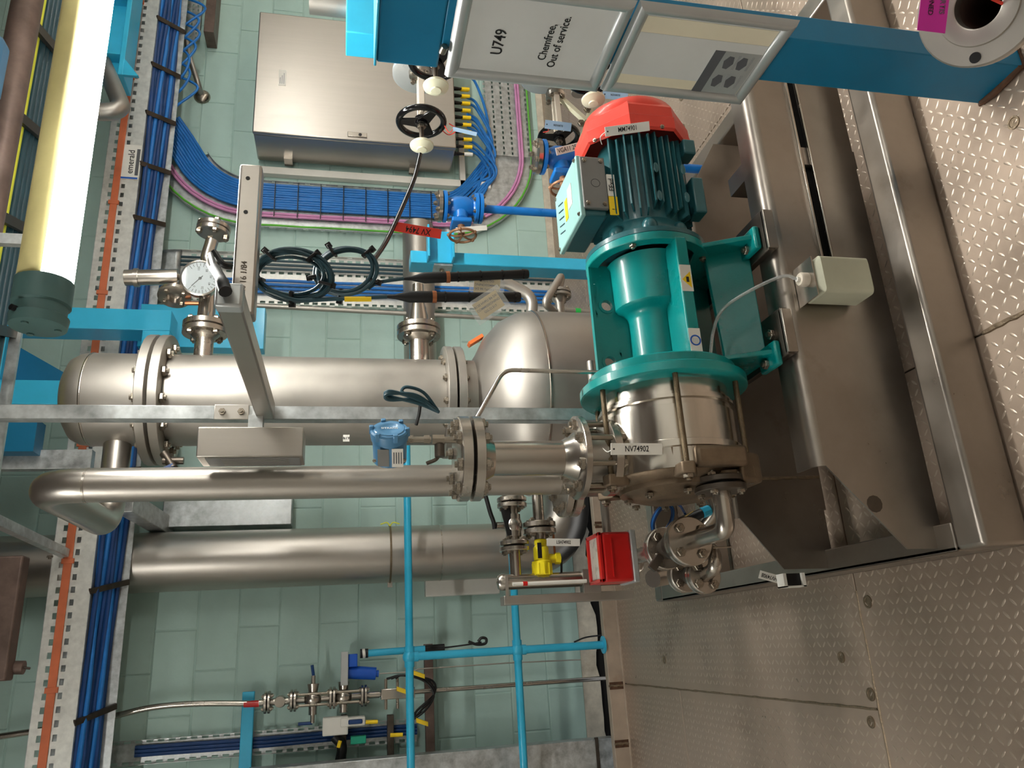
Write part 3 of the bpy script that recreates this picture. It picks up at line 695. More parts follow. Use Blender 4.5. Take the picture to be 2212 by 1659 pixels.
MB().tube(smoothpath([(1.46, CY, zn), (1.56, CY, zn - .004), at(447, 560, Y=CY), at(458, 520, Y=CY)]), .026, 18).build('pipe', 'stainless', vs_)
flange_pair(vs_, at(461, 497, Y=CY), (1, 0, -.12), .068, .018, 4, .014, .004, 20, 'stainless')
gc = at(431, 598, Y=CY - .12); gn = V((-.12, -1, -.05)).normalized()
ga = MB().lathe(gc + V((0, .05, 0)), gn, [(0, .06), (.004, .068), (.045, .070), (.05, .073), (.056, .073), (.058, .067), (.054, .066), (.040, .066), (.040, 1e-5)], 36).build('gauge_case', 'stainless', vs_)
gf = MB().lathe(gc + V((0, .05, 0)), gn, [(.04, .066), (.05, .066)], 36).build('dial', 'gauge_face', vs_)
MB().lathe(gc + V((0, .05, 0)), gn, [(.0545, .0665), (.0555, .0665)], 36).build('glass', 'glass', vs_)
gr = V((1, -.12, 0)).normalized(); gu = gn.cross(gr) * -1
fcx = gc + V((0, .05, 0)) + gn * .0508
for i in range(21):
    t = math.radians(-40 + i * 13); dd = gr * math.cos(t) * -1 + gu * math.sin(t)
    MB().obox(fcx + dd * .056, dd * (.005 if i % 2 else .008), gn.cross(dd) * .0009, gn * .0003).build('tick', 'ink', gf)
for i in range(6):
    t = math.radians(-30 + i * 44); dd = gr * math.cos(t) * -1 + gu * math.sin(t)
    text(str(i * 20), gf, fcx + dd * .04, gr, gu, .012, lift=.0006)
nd = (gr * -.5 + gu * -.45).normalized()
MB().bar(fcx - nd * .014, fcx + nd * .045, .003, .001, gn).build('needle', 'ink', gf); MB().lathe(fcx, gn, [(0, .006), (.002, .005)], 12).build('hub', 'ink', gf)
MB().cyl(gc + V((0, .05, 0)), (gc.x, CY, gc.z), .012, n=10).build('stem', 'stainless', vs_)
bk = at(385, 598, Y=CY - .02); MB().cyl(bk, at(270, 600, Y=CY - .02), .032, n=16).cyl(at(300, 600, Y=CY - .02), at(290, 600, Y=CY - .02), .038, n=16).build('valve_bonnet', 'stainless', vs_)
MB().cyl(bk, gc + V((0, .06, 0)), .014, n=10).build('stem', 'stainless', vs_)
dsk = at(378, 635, Y=CY)
MB().lathe(dsk, V((-1, -.35, 0)), [(0, .055), (.004, .064), (.018, .064), (.02, .055), (.022, .03), (-.06, .02)], 24).build('flange', 'stainless', vs_)
ring_bolts(vs_, dsk + V((-.02, -.007, 0)), V((-1, -.35, 0)), .045, 4, .010, 30)
MB().tube([at(400, 655, Y=CY), at(440, 655, Y=CY)], .008, 8).build('drain_tube', 'copper', vs_)

# ------------------------------------------------------------------ receiver tank
tk = thing('receiver_tank', 'round stainless receiver tank with domed top below the column vessel', 'tank', (CX, CY, .136))
MB().lathe((CX, CY, .25), ZU, [(0, 1e-5), (.02, .15), (.06, .27), (.12, .36), (.17, .388), (.60, .388), (.66, .378), (.73, .34), (.79, .27), (.825, .20), (.84, .176), (.895, .176)], 56).build('shell', 'stainless_dull', tk)
for z in (.845, .43): MB().lathe((CX, CY, z), ZU, [(0, .388), (.002, .391), (.008, .391), (.01, .388)], 56).build('weld_ring', 'stainless', tk)
for a in (45, 135, 225, 315):
    p = V((CX + .33 * math.cos(math.radians(a)), CY + .33 * math.sin(math.radians(a)), 0))
    MB().bar(p + ZU * .136, p + ZU * .48, .05, .05, (1, 0, 0)).build('leg', 'stainless_dull', tk, bev=.003)
MB().tube(bend([(1.33, CY, at(1146, 700, Y=CY).z), at(1152, 640, Y=CY), at(1095, 612, Y=CY), at(1075, 610, Y=CY)], .06), .026, 16).build('nozzle', 'stainless_dull', tk)
zt = at(1212, 690, Y=CY).z
g = MB().cyl((1.33, CY, zt), (1.46, CY, zt), .02, n=16); neck(g, (1.42, CY, zt), (1, 0, 0), .02, .036, .04)
g = g.build('nozzle', 'stainless_dull', tk); flange_pair(g, (1.475, CY, zt), (1, 0, 0), .055, .014, 4, .010, .004, 45, 'stainless_dull')
MB().tube(bend([(1.49, CY, zt), at(1214, 592, Y=CY), at(1176, 655, Y=CY - .1), at(1196, 672, Y=CY)], .04), .017, 14).build('overflow_tube', 'stainless_dull', tk)
op = at(1027, 736, Y=CY - .02); MB().obox(op, V((.02, 0, -.03)), V((0, .02, 0)), V((.006, 0, .004))).build('tape', 'orange_tape', tk)
pg = thing('return_pipe', 'straight grey pipe with green tape band beside the tank', 'pipe', at(1270, 680, Y=CY + .5))
MB().cyl(at(1190, 668, Y=CY + .5), at(1420, 690, Y=CY + .5), .018, n=14).build('pipe', 'stainless_dull', pg); MB().cyl(at(1242, 673, Y=CY + .5), at(1253, 674, Y=CY + .5), .0195, n=14).build('tape_band', 'green_tape', pg)

# ------------------------------------------------------------------ big pipe by the wall
BX, BY = .587, 4.99
bpipe = thing('large_duct_pipe', 'wide stainless pipe running down the green wall to an elbow', 'pipe', (BX, BY, -.02))
MB().tube(bend([(BX, BY, 4.28), (BX, BY, .155), (1.5, BY, .155)], .32, 10), .175, 40).build('pipe', 'stainless_brushed', bpipe)
zc = at(845, 1200, Y=4.82).z
MB().lathe((BX, BY, zc - .006), ZU, [(0, .176), (.0, .181), (.012, .181), (.012, .176)], 40, True).build('strap', 'brass_rod', bpipe)
MB().bar((BX - .205, BY - .02, zc), (BX - .175, BY - .02, zc), .01, .03, (0, 0, 1)).build('strap_lug', 'stainless', bpipe)
for k, px in ((0, 832), (1, 855)):
    MB().tube(smoothpath([(BX + .17, BY - .06, zc), (BX + .19, BY - .07, zc + .02 * (1 if k else -1)), (BX + .18, BY - .07, zc + .06 * (1 if k else -1))]), .004, 6).build('earth_wire', 'cable_yellow', bpipe)
for z in (.55, 1.0): MB().lathe((BX, BY, z), ZU, [(0, .1755), (.001, .177), (.007, .177), (.008, .1755)], 40).build('weld_ring', 'stainless', bpipe)
p0, p1 = at(918, 1290, Y=5.17), at(1075, 1250, Y=5.17)
tag(MB().box((p0.x, 5.12, p1.z), (p1.x + .25, 5.195, p0.z)).build('blank_panel', 'label_white', bev=.004), 'blank white panel on the wall behind the wide pipe', 'panel')
p0, p1 = at(352, 1142, Y=5.1), at(632, 1084, Y=5.1)
tag(MB().box((p0.x, 5.05, p1.z), (p1.x + .05, 5.195, p0.z)).build('duct_box', 'galvanised', bev=.004), 'mottled galvanised box on the wall beside the wide pipe top', 'duct box')
p0, p1 = at(870, 480, Y=5.0), at(945, 790, Y=5.0)
tag(MB().cyl((1.55, 5.04, (p0.z + p1.z) / 2), (3.0, 5.04, (p0.z + p1.z) / 2), (p0.z - p1.z) / 2, n=28).build('horizontal_duct', 'stainless_dull'), 'level grey pipe along the wall behind the blue bracket post', 'pipe')

# ------------------------------------------------------------------ handrail
hr = thing('handrail', 'sky blue tubular handrail with ball joints along the floor edge', 'handrail', (-.03, 4.575, .092))
for z in (1.237, .617):
    MB().cyl((-2.55, 4.575, z), (1.3, 4.575, z), .0225, n=16).build('rail', 'sky_blue', hr)
for x in (-.03, -1.6, 1.27):
    po = MB().cyl((x, 4.575, .092), (x, 4.575, 1.237), .0225, n=16).build('post', 'sky_blue', hr)
    MB().lathe((x, 4.575, .092), ZU, [(0, .05), (.008, .05), (.01, .024)], 20).build('base', 'sky_blue', po)
    for z in (1.237, .617): MB().sphere((x, 4.575, z), .038).cyl((x - .055, 4.575, z), (x + .055, 4.575, z), .028, n=16).cyl((x, 4.575, z - .05), (x, 4.575, z), .028, n=16).build('ball_joint', 'sky_blue', po)
for z in (1.237, .617): MB().cyl((-.2, 4.575, z), (-.19, 4.575, z), .0245, n=16).build('sleeve', 'sky_blue', hr)

# ------------------------------------------------------------------ drain valves at the pump's near end
dv = thing('drain_valve_line', 'stainless drain elbow and bolted disc flanges at the near end of pump', 'pipe valve', (.26, 1.95, .57))
dc = at(1555, 1048, Y=1.80)
MB().cyl(dc + V((.07, .03, 0)), dc + V((.0, 0, 0)), .03, n=20).build('stub', 'dark_steel', dv)
flange_pair(dv, dc, (1, 0, 0), .066, .016, 4, .011, .005, 45, 'dark_steel')
el = dc + V((-.115, 0, .0)); d1 = at(1492, 1168, Z=el.z + .012)
MB().tube(bend([dc - V((.015, 0, 0)), el, el.lerp(d1, .3), d1], .05), .0235, 20).build('pipe', 'stainless', dv)
ax = (d1 - el).normalized()
def disc(c, ax, R, nb, par, m='stainless'):
    o = MB().lathe(c, ax, [(0, .02), (0, R - .003), (.003, R), (.012, R), (.013, R - .004), (.016, R - .004), (.017, R), (.028, R), (.03, R - .003), (.03, .02)], 36, True).build('disc_flange', m, par)
    MB().cyl(c + ax * .001, c + ax * .029, R * .85, n=30).build('disc_face', m, o)
    ring_bolts(o, c, -ax, R * .68, nb, .0135, 40); return o
disc(d1, ax, .068, 4, dv); disc(d1 + ax * .15, ax, .062, 4, dv)
MB().cyl(d1 + ax * .03, d1 + ax * .15, .032, n=18).sphere(d1 + ax * .085, .045).build('ball_valve_body', 'dark_steel', dv)
hd = d1 + ax * .1 + V((-.03, -.02, .055)); MB().bar(hd, hd + V((-.03, -.015, .075)), .018, .006, YM).build('lever', 'box_red', dv) if False else MB().bar(hd, hd + V((-.035, 0, .03)), .022, .016, YM).build('lever', 'dark_steel', dv)
MB().cyl(d1 + ax * .18, d1 + ax * .40, .024, n=16).build('pipe', 'stainless', dv)
d2 = at(1524, 1243, Y=d1.y + .08); d3 = at(1482, 1243, Y=d1.y + .24)
lv = thing('lower_valve_line', 'smaller stainless elbow and disc flanges below the drain line', 'pipe valve', (d2.x, d2.y, d2.z - .06))
disc(d2, ax, .050, 4, lv); disc(d3, ax, .050, 4, lv)
MB().cyl(d2, d3, .024, n=16).sphere((d2 + d3) / 2, .036).build('ball_valve_body', 'dark_steel', lv)
MB().tube(bend([d2 + V((.10, -.0, -.0)), at(1545, 1195, Y=d2.y - .06), at(1545, 1225, Y=d2.y - .07), d2], .03), .019, 16).build('elbow', 'stainless', lv)
MB().cyl(at(1437, 1245, Y=2.55), at(1410, 1250, Y=2.5), .03, n=16).cyl(at(1428, 1252, Y=2.55), at(1428, 1262, Y=2.55), .024, n=14).build('union', 'stainless', lv)
MB().cyl(at(1540, 1183, Y=1.95), at(1580, 1181, Y=1.95), .0025, n=6).build('locking_pin', 'bolt_steel', lv)
# small cable bundle and fittings behind
cbl = at(1535, 1105, Y=2.3)
sn = thing('sensor_cable', 'navy sensor lead with black body and bright blue gland coiled below pump', 'sensor', at(1480, 1130, Y=2.3))
MB().cyl(at(1470, 1128, Y=2.3), at(1525, 1105, Y=2.25), .016, n=14).build('body', 'black', sn); MB().cyl(at(1517, 1108, Y=2.25), at(1532, 1102, Y=2.25), .017, n=8).build('gland', 'sky_blue', sn)
MB().obox(at(1477, 1122, Y=2.28), IX * .03 - IY * .02, IY * .008, ID * .001).build('label', 'tag_gold', sn)
lo = at(1432, 1122, Y=2.45)
for k in range(3): MB().tube([lo + IX * (.028 + .003 * k) * math.cos(t * .262) + IY * (.045 + .003 * k) * math.sin(t * .262) - IX * .35 * .045 * math.sin(t * .262) + ID * .003 * k for t in range(25)], .0045, 8).build('coil_turn', 'cable_blue' if k == 1 else 'cable_navy', sn)
MB().tube(smoothpath([lo - IY * .045, at(1465, 1090, Y=2.4), at(1480, 1110, Y=2.3)]), .004, 8).build('lead', 'cable_navy', sn)
wp = MB().tube(bend([at(1530, 1060, Y=2.25), at(1548, 1100, Y=2.25), at(1520, 1135, Y=2.3)], .05), .022, 16).build('bypass_pipe', 'stainless')
tag(wp, 'bright curved stainless bypass pipe behind the drain elbow', 'pipe')

# ------------------------------------------------------------------ level branch: ball valve, yellow switch, filter, red meter
YV = 2.62
bv = thing('ball_valve_line', 'small stainless flanged ball valve with cranked black handle', 'ball valve', at(1108, 1140, Y=YV) - ZU * .05)
def P_(x, y): return at(x, y, Y=YV)
zv = P_(1108, 1130).z
xa, xb = P_(1108, 1075).x, P_(1108, 1250).x
MB().cyl((xa + .1, YV, zv), (xb, YV, zv), .0195, n=18).build('pipe', 'stainless', bv)
for py in (1086, 1180): flange_pair(bv, (P_(1108, py).x, YV, zv), (1, 0, 0), .052, .015, 4, .010, .005, 45)
MB().sphere((P_(1108, 1135).x, YV, zv), .032, sx=1.2).cyl((P_(1108, 1112).x, YV, zv), (P_(1108, 1160).x, YV, zv), .027, n=20).build('valve_body', 'stainless', bv)
hp = V((P_(1108, 1135).x, YV, zv)); MB().cyl(hp, hp + V((0, -.01, .062)), .012, n=12).build('stem', 'stainless', bv)
MB().tube(bend([hp + V((-.012, -.01, .068)), hp + V((.012, -.012, .07)), P_(1056, 1112) + V((0, -.03, 0)), P_(1046, 1075) + V((0, -.03, 0))], .015), .0075, 8).build('handle', 'black', bv)
MB().bar(hp + V((.055, -.02, .03)), hp + V((-.035, -.02, .012)), .03, .008, YM).build('lock_plate', 'black', bv)
ls = thing('level_switch', 'bright yellow level switch below a small stainless flange pair', 'level switch', P_(1165, 1200) - ZU * .05)
zl = P_(1165, 1140).z
MB().cyl((P_(1165, 1060).x, YV, zl), (P_(1165, 1165).x, YV, zl), .02, n=18).build('pipe', 'stainless', ls)
flange_pair(ls, (P_(1165, 1141).x, YV, zl), (1, 0, 0), .058, .018, 4, .011, .005, 45)
xs0 = P_(1165, 1165).x; Ls = xs0 - P_(1165, 1243).x
by = MB().lathe((xs0, YV, zl), XM, [(0, .018), (.003, .022), (.018, .022), (.02, .020), (.024, .022), (.03, .027), (Ls * .6, .027), (Ls * .62, .034), (Ls * .97, .034), (Ls, .030)], 26).build('body', 'yellow', ls)
for k in range(12):
    a = 2 * PI * k / 12; MB().bar((xs0 - Ls * .68, YV + .034 * math.cos(a), zl + .034 * math.sin(a)), (xs0 - Ls, YV + .034 * math.cos(a), zl + .034 * math.sin(a)), .004, .004).build('grip_rib', 'yellow', by)
cg = V((xs0 - Ls * .55, YV, zl)); MB().cyl(cg, cg + V((.0, -.0, -.055)), .018, .016, 16).cyl(cg + V((0, 0, -.048)), cg + V((0, 0, -.066)), .02, n=8).build('cable_gland', 'yellow', by)
MB().box((xs0 - Ls * .55, YV - .0275, zl + .004), (xs0 - Ls * .12, YV - .024, zl + .018)).build('label', 'black', by)
MB().tube(smoothpath([cg + V((0, 0, -.06)), cg + V((-.01, 0, -.07)), cg + V((-.06, .01, -.07))]), .004, 8).build('cable', 'black', ls)
MB().cyl(P_(1195, 1150), P_(1200, 1215), .004, n=8).build('wire', 'copper', ls)
fl = thing('pipe_filter', 'slim stainless cylinder with domed end clamped to a bracket channel', 'filter', P_(1215, 1258) - ZU * .2)
xf = P_(1150, 1255).x; z0_, z1_ = P_(1350, 1255).z, P_(1072, 1255).z
MB().lathe((xf, YV, z0_), ZU, [(0, .026), (z1_ - z0_ - .03, .026), (z1_ - z0_ - .028, .028), (z1_ - z0_ - .015, .028), (z1_ - z0_ - .006, .022), (z1_ - z0_, 1e-4)], 24).build('cylinder', 'stainless', fl)
MB().box((xf - .075, YV - .02, z0_ - .02), (xf - .046, YV + .05, z1_ - .02)).build('channel', 'stainless_dull', fl, bev=.002)
MB().box((xf - .06, YV - .03, z1_ - .035), (xf + .02, YV - .024, z1_ - .025)).build('clamp', 'stainless_dull', fl); MB().box((xf - .05, YV - .03, z0_ + .1), (xf + .03, YV + .02, z0_ + .16)).build('clamp', 'stainless_dull', fl)
MB().cyl((xf - .01, YV - .03, z0_ + .15), (xf - .01, YV - .03, z1_ - .05), .006, n=8).build('thermometer_tube', 'label_white', fl); MB().cyl((xf - .01, YV - .03, z1_ - .1), (xf - .01, YV - .03, z1_ - .085), .0075, n=8).build('red_band', 'box_red', fl)
rm = thing('flow_meter', 'red flow meter box with white window in its top', 'flow meter', at(1330, 1205, Y=2.35) - ZU * .06)
rx0, rx1 = at(1335, 1256, Y=2.3).x, at(1335, 1148, Y=2.3).x; rz0, rz1 = at(1366, 1200, Y=2.3).z, at(1303, 1200, Y=2.3).z
MB().prism([(rx0, 2.3, rz0), (rx1, 2.3, rz0), (rx1, 2.3, rz1), (rx0, 2.3, rz1)], (0, .13, 0)).build('case', 'box_red', rm, bev=.008)
MB().box((rx0 - .004, 2.295, rz0 - .016), (rx1 + .004, 2.435, rz0 + .002)).build('back_plate', 'plate_grey', rm, bev=.003)
yk = 2.30
for a in ((rx0, yk, rz1, rx1, yk + .02), (rx0, yk + .115, rz1, rx1, yk + .13), (rx0, yk, rz1, rx0 + .012, yk + .13), (rx1 - .012, yk, rz1, rx1, yk + .13)): MB().box((a[0], a[1], rz1), (a[3], a[4], rz1 + .012)).build('window_frame', 'box_red', rm, bev=.003)
MB().box((rx0 + .012, yk + .02, rz1), (rx1 - .012, yk + .115, rz1 + .004)).build('window', 'box_window', rm)
MB().box((rx0 + .015, 2.297, rz1 - .03), (rx1 - .02, 2.301, rz1 - .028)).build('seam', 'box_red', rm)
mp_ = MB().cyl((rx1, 2.38, (rz0 + rz1) / 2), (rx1 + .6, 2.38, (rz0 + rz1) / 2 + .0), .014, n=14).build('meter_pipe', 'stainless_dull', rm)
MB().lathe((rx0 + .07, 2.4, rz0 - .015), (0, 0, -1), [(0, .04), (.03, .045), (.05, .03)], 20).build('spigot', 'stainless_dull', rm)
# ------------------------------------------------------------------ blue post with notice frames
fpst = thing('steel_post', 'dark blue painted steel post with base plate in the foreground', 'post', (1.32, 1.28, 0))
hb = at(813, 135, X=1.257); hb2 = at(945, 149, X=1.257)
MB().box((1.257, 1.21, .003), (1.327, 1.347, hb2.z)).build('column', 'post_blue', fpst, bev=.003)
MB().box((1.257, .95, hb2.z), (1.43, hb.y, hb.z)).build('head_beam', 'post_blue', fpst, bev=.005)
MB().box((1.25, .94, hb.z), (1.44, hb.y + .004, hb.z + .006)).build('lit_cap_edge', 'sky_blue', fpst, bev=.002)  # lighter blue paints light falling on the head's top edge
MB().box((1.252, 1.205, 0), (1.332, 1.352, .006)).build('base_plate', 'rust', fpst, bev=.002)
MB().tube([(1.257, 1.34, .006), (1.25, 1.30, .008), (1.256, 1.25, .007), (1.26, 1.21, .01)], .009, 8).build('base_weld', 'rust', fpst)
hn = MB().cyl(at(955, 113, X=1.25), at(961, 100, X=1.25), .008, n=10).build('hinge_pin', 'bolt_steel', fpst)
def notice(name, label, y0, y1, z0, z1, paper):
    t = thing(name, label, 'notice frame', (1.25, (y0 + y1) / 2, z0)); xo = 1.2555; w = .03
    prof = [(0, 0), (.006, -.012), (.012, -.014), (.022, -.013), (w, -.004), (w, 0)]
    def rail(a, b, inw):
        a, b, inw = V(a), V(b), V(inw); d = (b - a).normalized(); m = MB(); vs = []
        for p, dirn in ((a, 1), (b, -1)):
            for s, h in prof: vs.append(p + inw * s + d * dirn * s + V((h, 0, 0)) + V((0, 0, 0)))
        k = len(prof); m.add(vs, [(i, i + 1, k + i + 1, k + i) for i in range(k - 1)] + [tuple(range(k)), tuple(range(k, 2 * k))])
        m.build('frame_rail', 'aluminium', t, smooth=50)
    rail((xo, y0, z0), (xo, y1, z0), (0, 0, 1)); rail((xo, y0, z1), (xo, y1, z1), (0, 0, -1)); rail((xo, y0, z0), (xo, y0, z1), (0, 1, 0)); rail((xo, y1, z0), (xo, y1, z1), (0, -1, 0))
    MB().box((xo - .003, y0 + .004, z0 + .004), (xo, y1 - .004, z1 - .004)).build('sheet', paper, t)
    return t, xo - .0032
n1, xs = notice('notice_frame', 'upper aluminium notice frame reading U749 Chemfree Out of service', 1.158, 1.431, 1.017, 1.389, 'paper')
rd, ud = (0, -1, 0), (0, 0, 1)
text('U749', n1, (xs, 1.31, 1.283), rd, ud, .036, sx=.95)
text('Chemfree,', n1, (xs, 1.296, 1.178), rd, ud, .0265, sx=.95)
text('Out of service.', n1, (xs, 1.293, 1.152), rd, ud, .0265, sx=.95)
n2, xs = notice('notice_frame', 'lower aluminium notice frame with blank sheet and small leaflet', 1.156, 1.426, .641, 1.013, 'paper')
MB().box((xs - .0006, 1.19, .672), (xs, 1.396, .982)).build('cream_sheet', 'paper_warm', n2)
MB().box((xs - .0012, 1.235, .672), (xs - .0006, 1.365, .982)).build('grey_sheet', 'paper', n2)
lf_ = MB().box((xs - .002, 1.262, .674), (xs - .0012, 1.396, .79)).build('leaflet', 'plate_grey', n2)
MB().box((xs - .0026, 1.262, .765), (xs - .002, 1.396, .79)).build('banner', 'dark_print', lf_)
for i in range(2):
    for j in range(2):
        y, z = 1.295 + i * .06, .71 + j * .034
        MB().prism([(xs - .0026, y - .018, z - .008), (xs - .0026, y + .002, z - .014), (xs - .0026, y + .02, z - .005), (xs - .0026, y + .018, z + .006), (xs - .0026, y - .004, z + .012), (xs - .0026, y - .02, z + .004)], (.0005, 0, 0)).build('sketch', 'dark_print', lf_)
        for k in range(3): MB().box((xs - .0026, y - .024, z - .018 - k * .0022), (xs - .002, y + .02, z - .0172 - k * .0022)).build('print_line', 'grey_print', lf_)
bb = at(747, 68, Y=2.2); bb2 = at(822, 2, Y=2.2)
tag(MB().box((bb.x, 2.2, bb2.z), (bb.x + .6, 2.32, bb.z)).build('bracket_beam', 'sky_blue', bev=.004), 'short sky blue beam end behind the dark blue post head', 'beam')

# ------------------------------------------------------------------ loose flange by the post with magenta tag
fo = thing('loose_pipe_flange', 'bright steel pipe flange on a dark pipe stub in the near corner', 'flange', (1.05, .95, 0))
fcn = at(2112, 12, X=1.02); fn = V((-.42, -.34, .84)).normalized()
MB().lathe(fcn - fn * .028, fn, [(0, .038), (0, .098), (.003, .102), (.024, .102), (.027, .099), (.027, .068), (.030, .066), (.030, .041), (.028, .038)], 56, True).build('flange', 'stainless_dull', fo)
a_, b_, d_ = frame(fn)
for i in range(4):
    q = a_ * math.cos(i * PI / 2 + .35) + b_ * math.sin(i * PI / 2 + .35)
    MB().lathe(fcn + q * .086, fn, [(-.0005, .0095), (.0006, .0095), (.0006, 1e-5)], 16).build('bolt_hole', 'black', fo)
MB().pipe(fcn - fn * .03, fcn - fn * .35, .056, .039).build('pipe_stub', 'brown_pipe', fo)
MB().cyl(fcn - fn * .3, V((fcn.x + .18, fcn.y + .11, .01)), .05, n=24).build('pipe_stub', 'brown_pipe', fo)
q = fcn + fn * .004 + V((.0, .06, .06))
mg = thing('magenta_tag', 'magenta decommissioned tag hanging on the loose flange', 'tag', at(2020, 20, X=.99))
tcn = at(2018, 12, X=.985); tr_, tu_ = IY * .985 - IX * .12, IX * .985 + IY * .12
MB().obox(tcn, tr_ * .045, tu_ * .024, ID * .0008).build('card', 'tag_magenta', mg)
text('DECOMMISSIONED', mg, tcn + tr_ * .018 + tu_ * -.006, tr_, tu_, .012, align='RIGHT', lift=.0015); text('NOVARTIS', mg, tcn + tr_ * .014 + tu_ * .013, tr_, tu_, .013, m='dark_print', align='RIGHT', lift=.0015)
MB().tube(smoothpath([tcn - tr_ * .03, tcn - tr_ * .04 + tu_ * .04, at(2170, 10, X=1.0)]), .003, 6).build('tie', 'tag_red', mg)

# ------------------------------------------------------------------ plastic bottle and hose
bt = thing('plastic_bottle', 'translucent square plastic bottle hung on the skid front', 'bottle', (.875, 1.65, .22))
p0, p1 = at(1748, 640, Y=1.63), at(1868, 562, Y=1.63)
z1b, z0b = at(1752, 600, Y=1.63).z, at(1870, 600, Y=1.63).z
x0b, x1b = at(1800, 640, Y=1.63).x, at(1800, 563, Y=1.63).x
def rr(x0, x1, y0, y1, z, r=.012, k=4):
    o = []
    for cx, cy, a0 in ((x1 - r, y1 - r, 0), (x0 + r, y1 - r, 90), (x0 + r, y0 + r, 180), (x1 - r, y0 + r, 270)):
        for i in range(k + 1): a = math.radians(a0 + 90 * i / k); o.append(V((cx + r * math.cos(a), cy + r * math.sin(a), z)))
    return o
m = MB(); lv_ = [rr(x0b + .008, x1b - .008, 1.608, 1.682, z0b), rr(x0b, x1b, 1.6, 1.69, z0b + .008), rr(x0b, x1b, 1.6, 1.69, z1b - .018), rr(x0b + .012, x1b - .012, 1.612, 1.68, z1b - .004), rr(x0b + .024, x1b - .024, 1.624, 1.666, z1b)]
k = len(lv_[0])
for a, b in zip(lv_, lv_[1:]): m.add(a + b, [(i, (i + 1) % k, k + (i + 1) % k, k + i) for i in range(k)])
m.add(lv_[0], [tuple(range(k))]); m.add(lv_[-1], [tuple(range(k))])
m.build('bottle_body', 'bottle', bt)
cxb, cyb = (x0b + x1b) / 2, 1.645
br_ = MB().box((x0b - .006, 1.612, z1b + .0), (x1b + .0, 1.698, z1b + .0025)).build('bracket', 'stainless', bt)
MB().lathe((cxb, cyb, z1b), ZU, [(0, .017), (.004, .019), (.022, .019), (.026, .016)], 22).build('cap', 'cap_beige', bt)
MB().cyl((cxb, cyb, z1b + .02), (cxb, cyb, z1b + .034), .007, n=12).build('spigot', 'label_white', bt)
hs = MB().tube(smoothpath([(cxb, cyb, z1b + .03), at(1690, 597, Y=1.66), at(1620, 628, Y=1.70), at(1562, 668, Y=1.745), at(1541, 715, Y=1.76), at(1535, 765, Y=1.765)], 8), .0045, 10).build('clear_hose', 'clear_hose')
tag(hs, 'thin clear plastic hose looping from the bottle cap up to the pump lantern', 'hose')

# ------------------------------------------------------------------ tags with numbers
def numtag(s, c, rx, uy, L, W, size, label, hole=-1, m='label_white', name='number_tag', sx=.8):
    rx = V(rx).normalized(); uy = V(uy); uy = (uy - rx * uy.dot(rx)).normalized(); n = rx.cross(uy)
    t = thing(name, label, 'tag', V(c) - V((0, 0, .005)))
    MB().obox(c, rx * L / 2, uy * W / 2, n * .001).build('plate', m, t, bev=.0008)
    if s: text(s, t, V(c) + n * .001, rx, uy, size, sx=sx, lift=.0006)
    if hole: MB().lathe(V(c) + rx * hole * (L / 2 - .008), n, [(.0008, .0025), (.0014, .0025), (.0014, 1e-5)], 8).build('eyelet', 'ink', t)
    return t
def ptag(s, x0, y0, x1, y1, Y, W, size, label, flip=1, tilt=.15, **k):
    a, b = at(x0, y0, Y=Y), at(x1, y1, Y=Y); c = (a + b) / 2; r = (b - a)
    n = -(c - CAM).normalized(); n = (n + V((0, 0, tilt))).normalized(); uy = n.cross(r)
    return numtag(s, c, r * flip, uy * flip, r.length, W, size, label, **k)
t = ptag('NV74902', 1319, 970, 1431, 970, 1.705, .028, .020, 'white tag NV74902 hanging in front of the pump casing')
MB().tube(smoothpath([at(1324, 970, Y=1.704), at(1312, 976, Y=1.75), at(1302, 968, Y=1.835)]), .0012, 6).build('cord', 'label_white', t)
t = ptag('MM74901', 1307, 285, 1403, 272, 1.752, .027, .0195, 'white tag MM74901 tied across the motor fins')
MB().tube(smoothpath([at(1309, 284, Y=1.75), at(1297, 296, Y=1.77), at(1300, 312, Y=1.79)]), .0012, 6).build('cord', 'label_white', t)
t = ptag('LSH74902', 1181, 1171, 1253, 1172, 2.56, .025, .0165, 'white tag LSH74902 beside the yellow level switch', hole=0, sx=.75)
t = ptag('HV74908', 1683, 1252, 1640, 1240, 2.3, .026, .018, 'white tag HV74908 lying upside down on the skid end', flip=1, hole=-1)
cf = thing('cable_clamp_foot', 'white boxed bracket foot at the skid corner near the floor', 'bracket', at(1712, 1255, Y=2.4) - V((0, 0, .05)))
pA = at(1690, 1240, Y=2.15); pB = at(1735, 1268, Y=2.15)
MB().box((pB.x, 2.13, pB.z), (pA.x, 2.17, pB.z + .01)).box((pB.x, 2.13, pB.z), (pB.x + .004, 2.17, pA.z + .01)).box((pB.x, 2.13, pA.z), (pA.x, 2.17, pA.z + .01)).build('bracket', 'label_white', cf)
MB().box((pB.x + .006, 2.14, pB.z + .01), (pA.x, 2.165, pA.z)).build('block', 'black', cf)

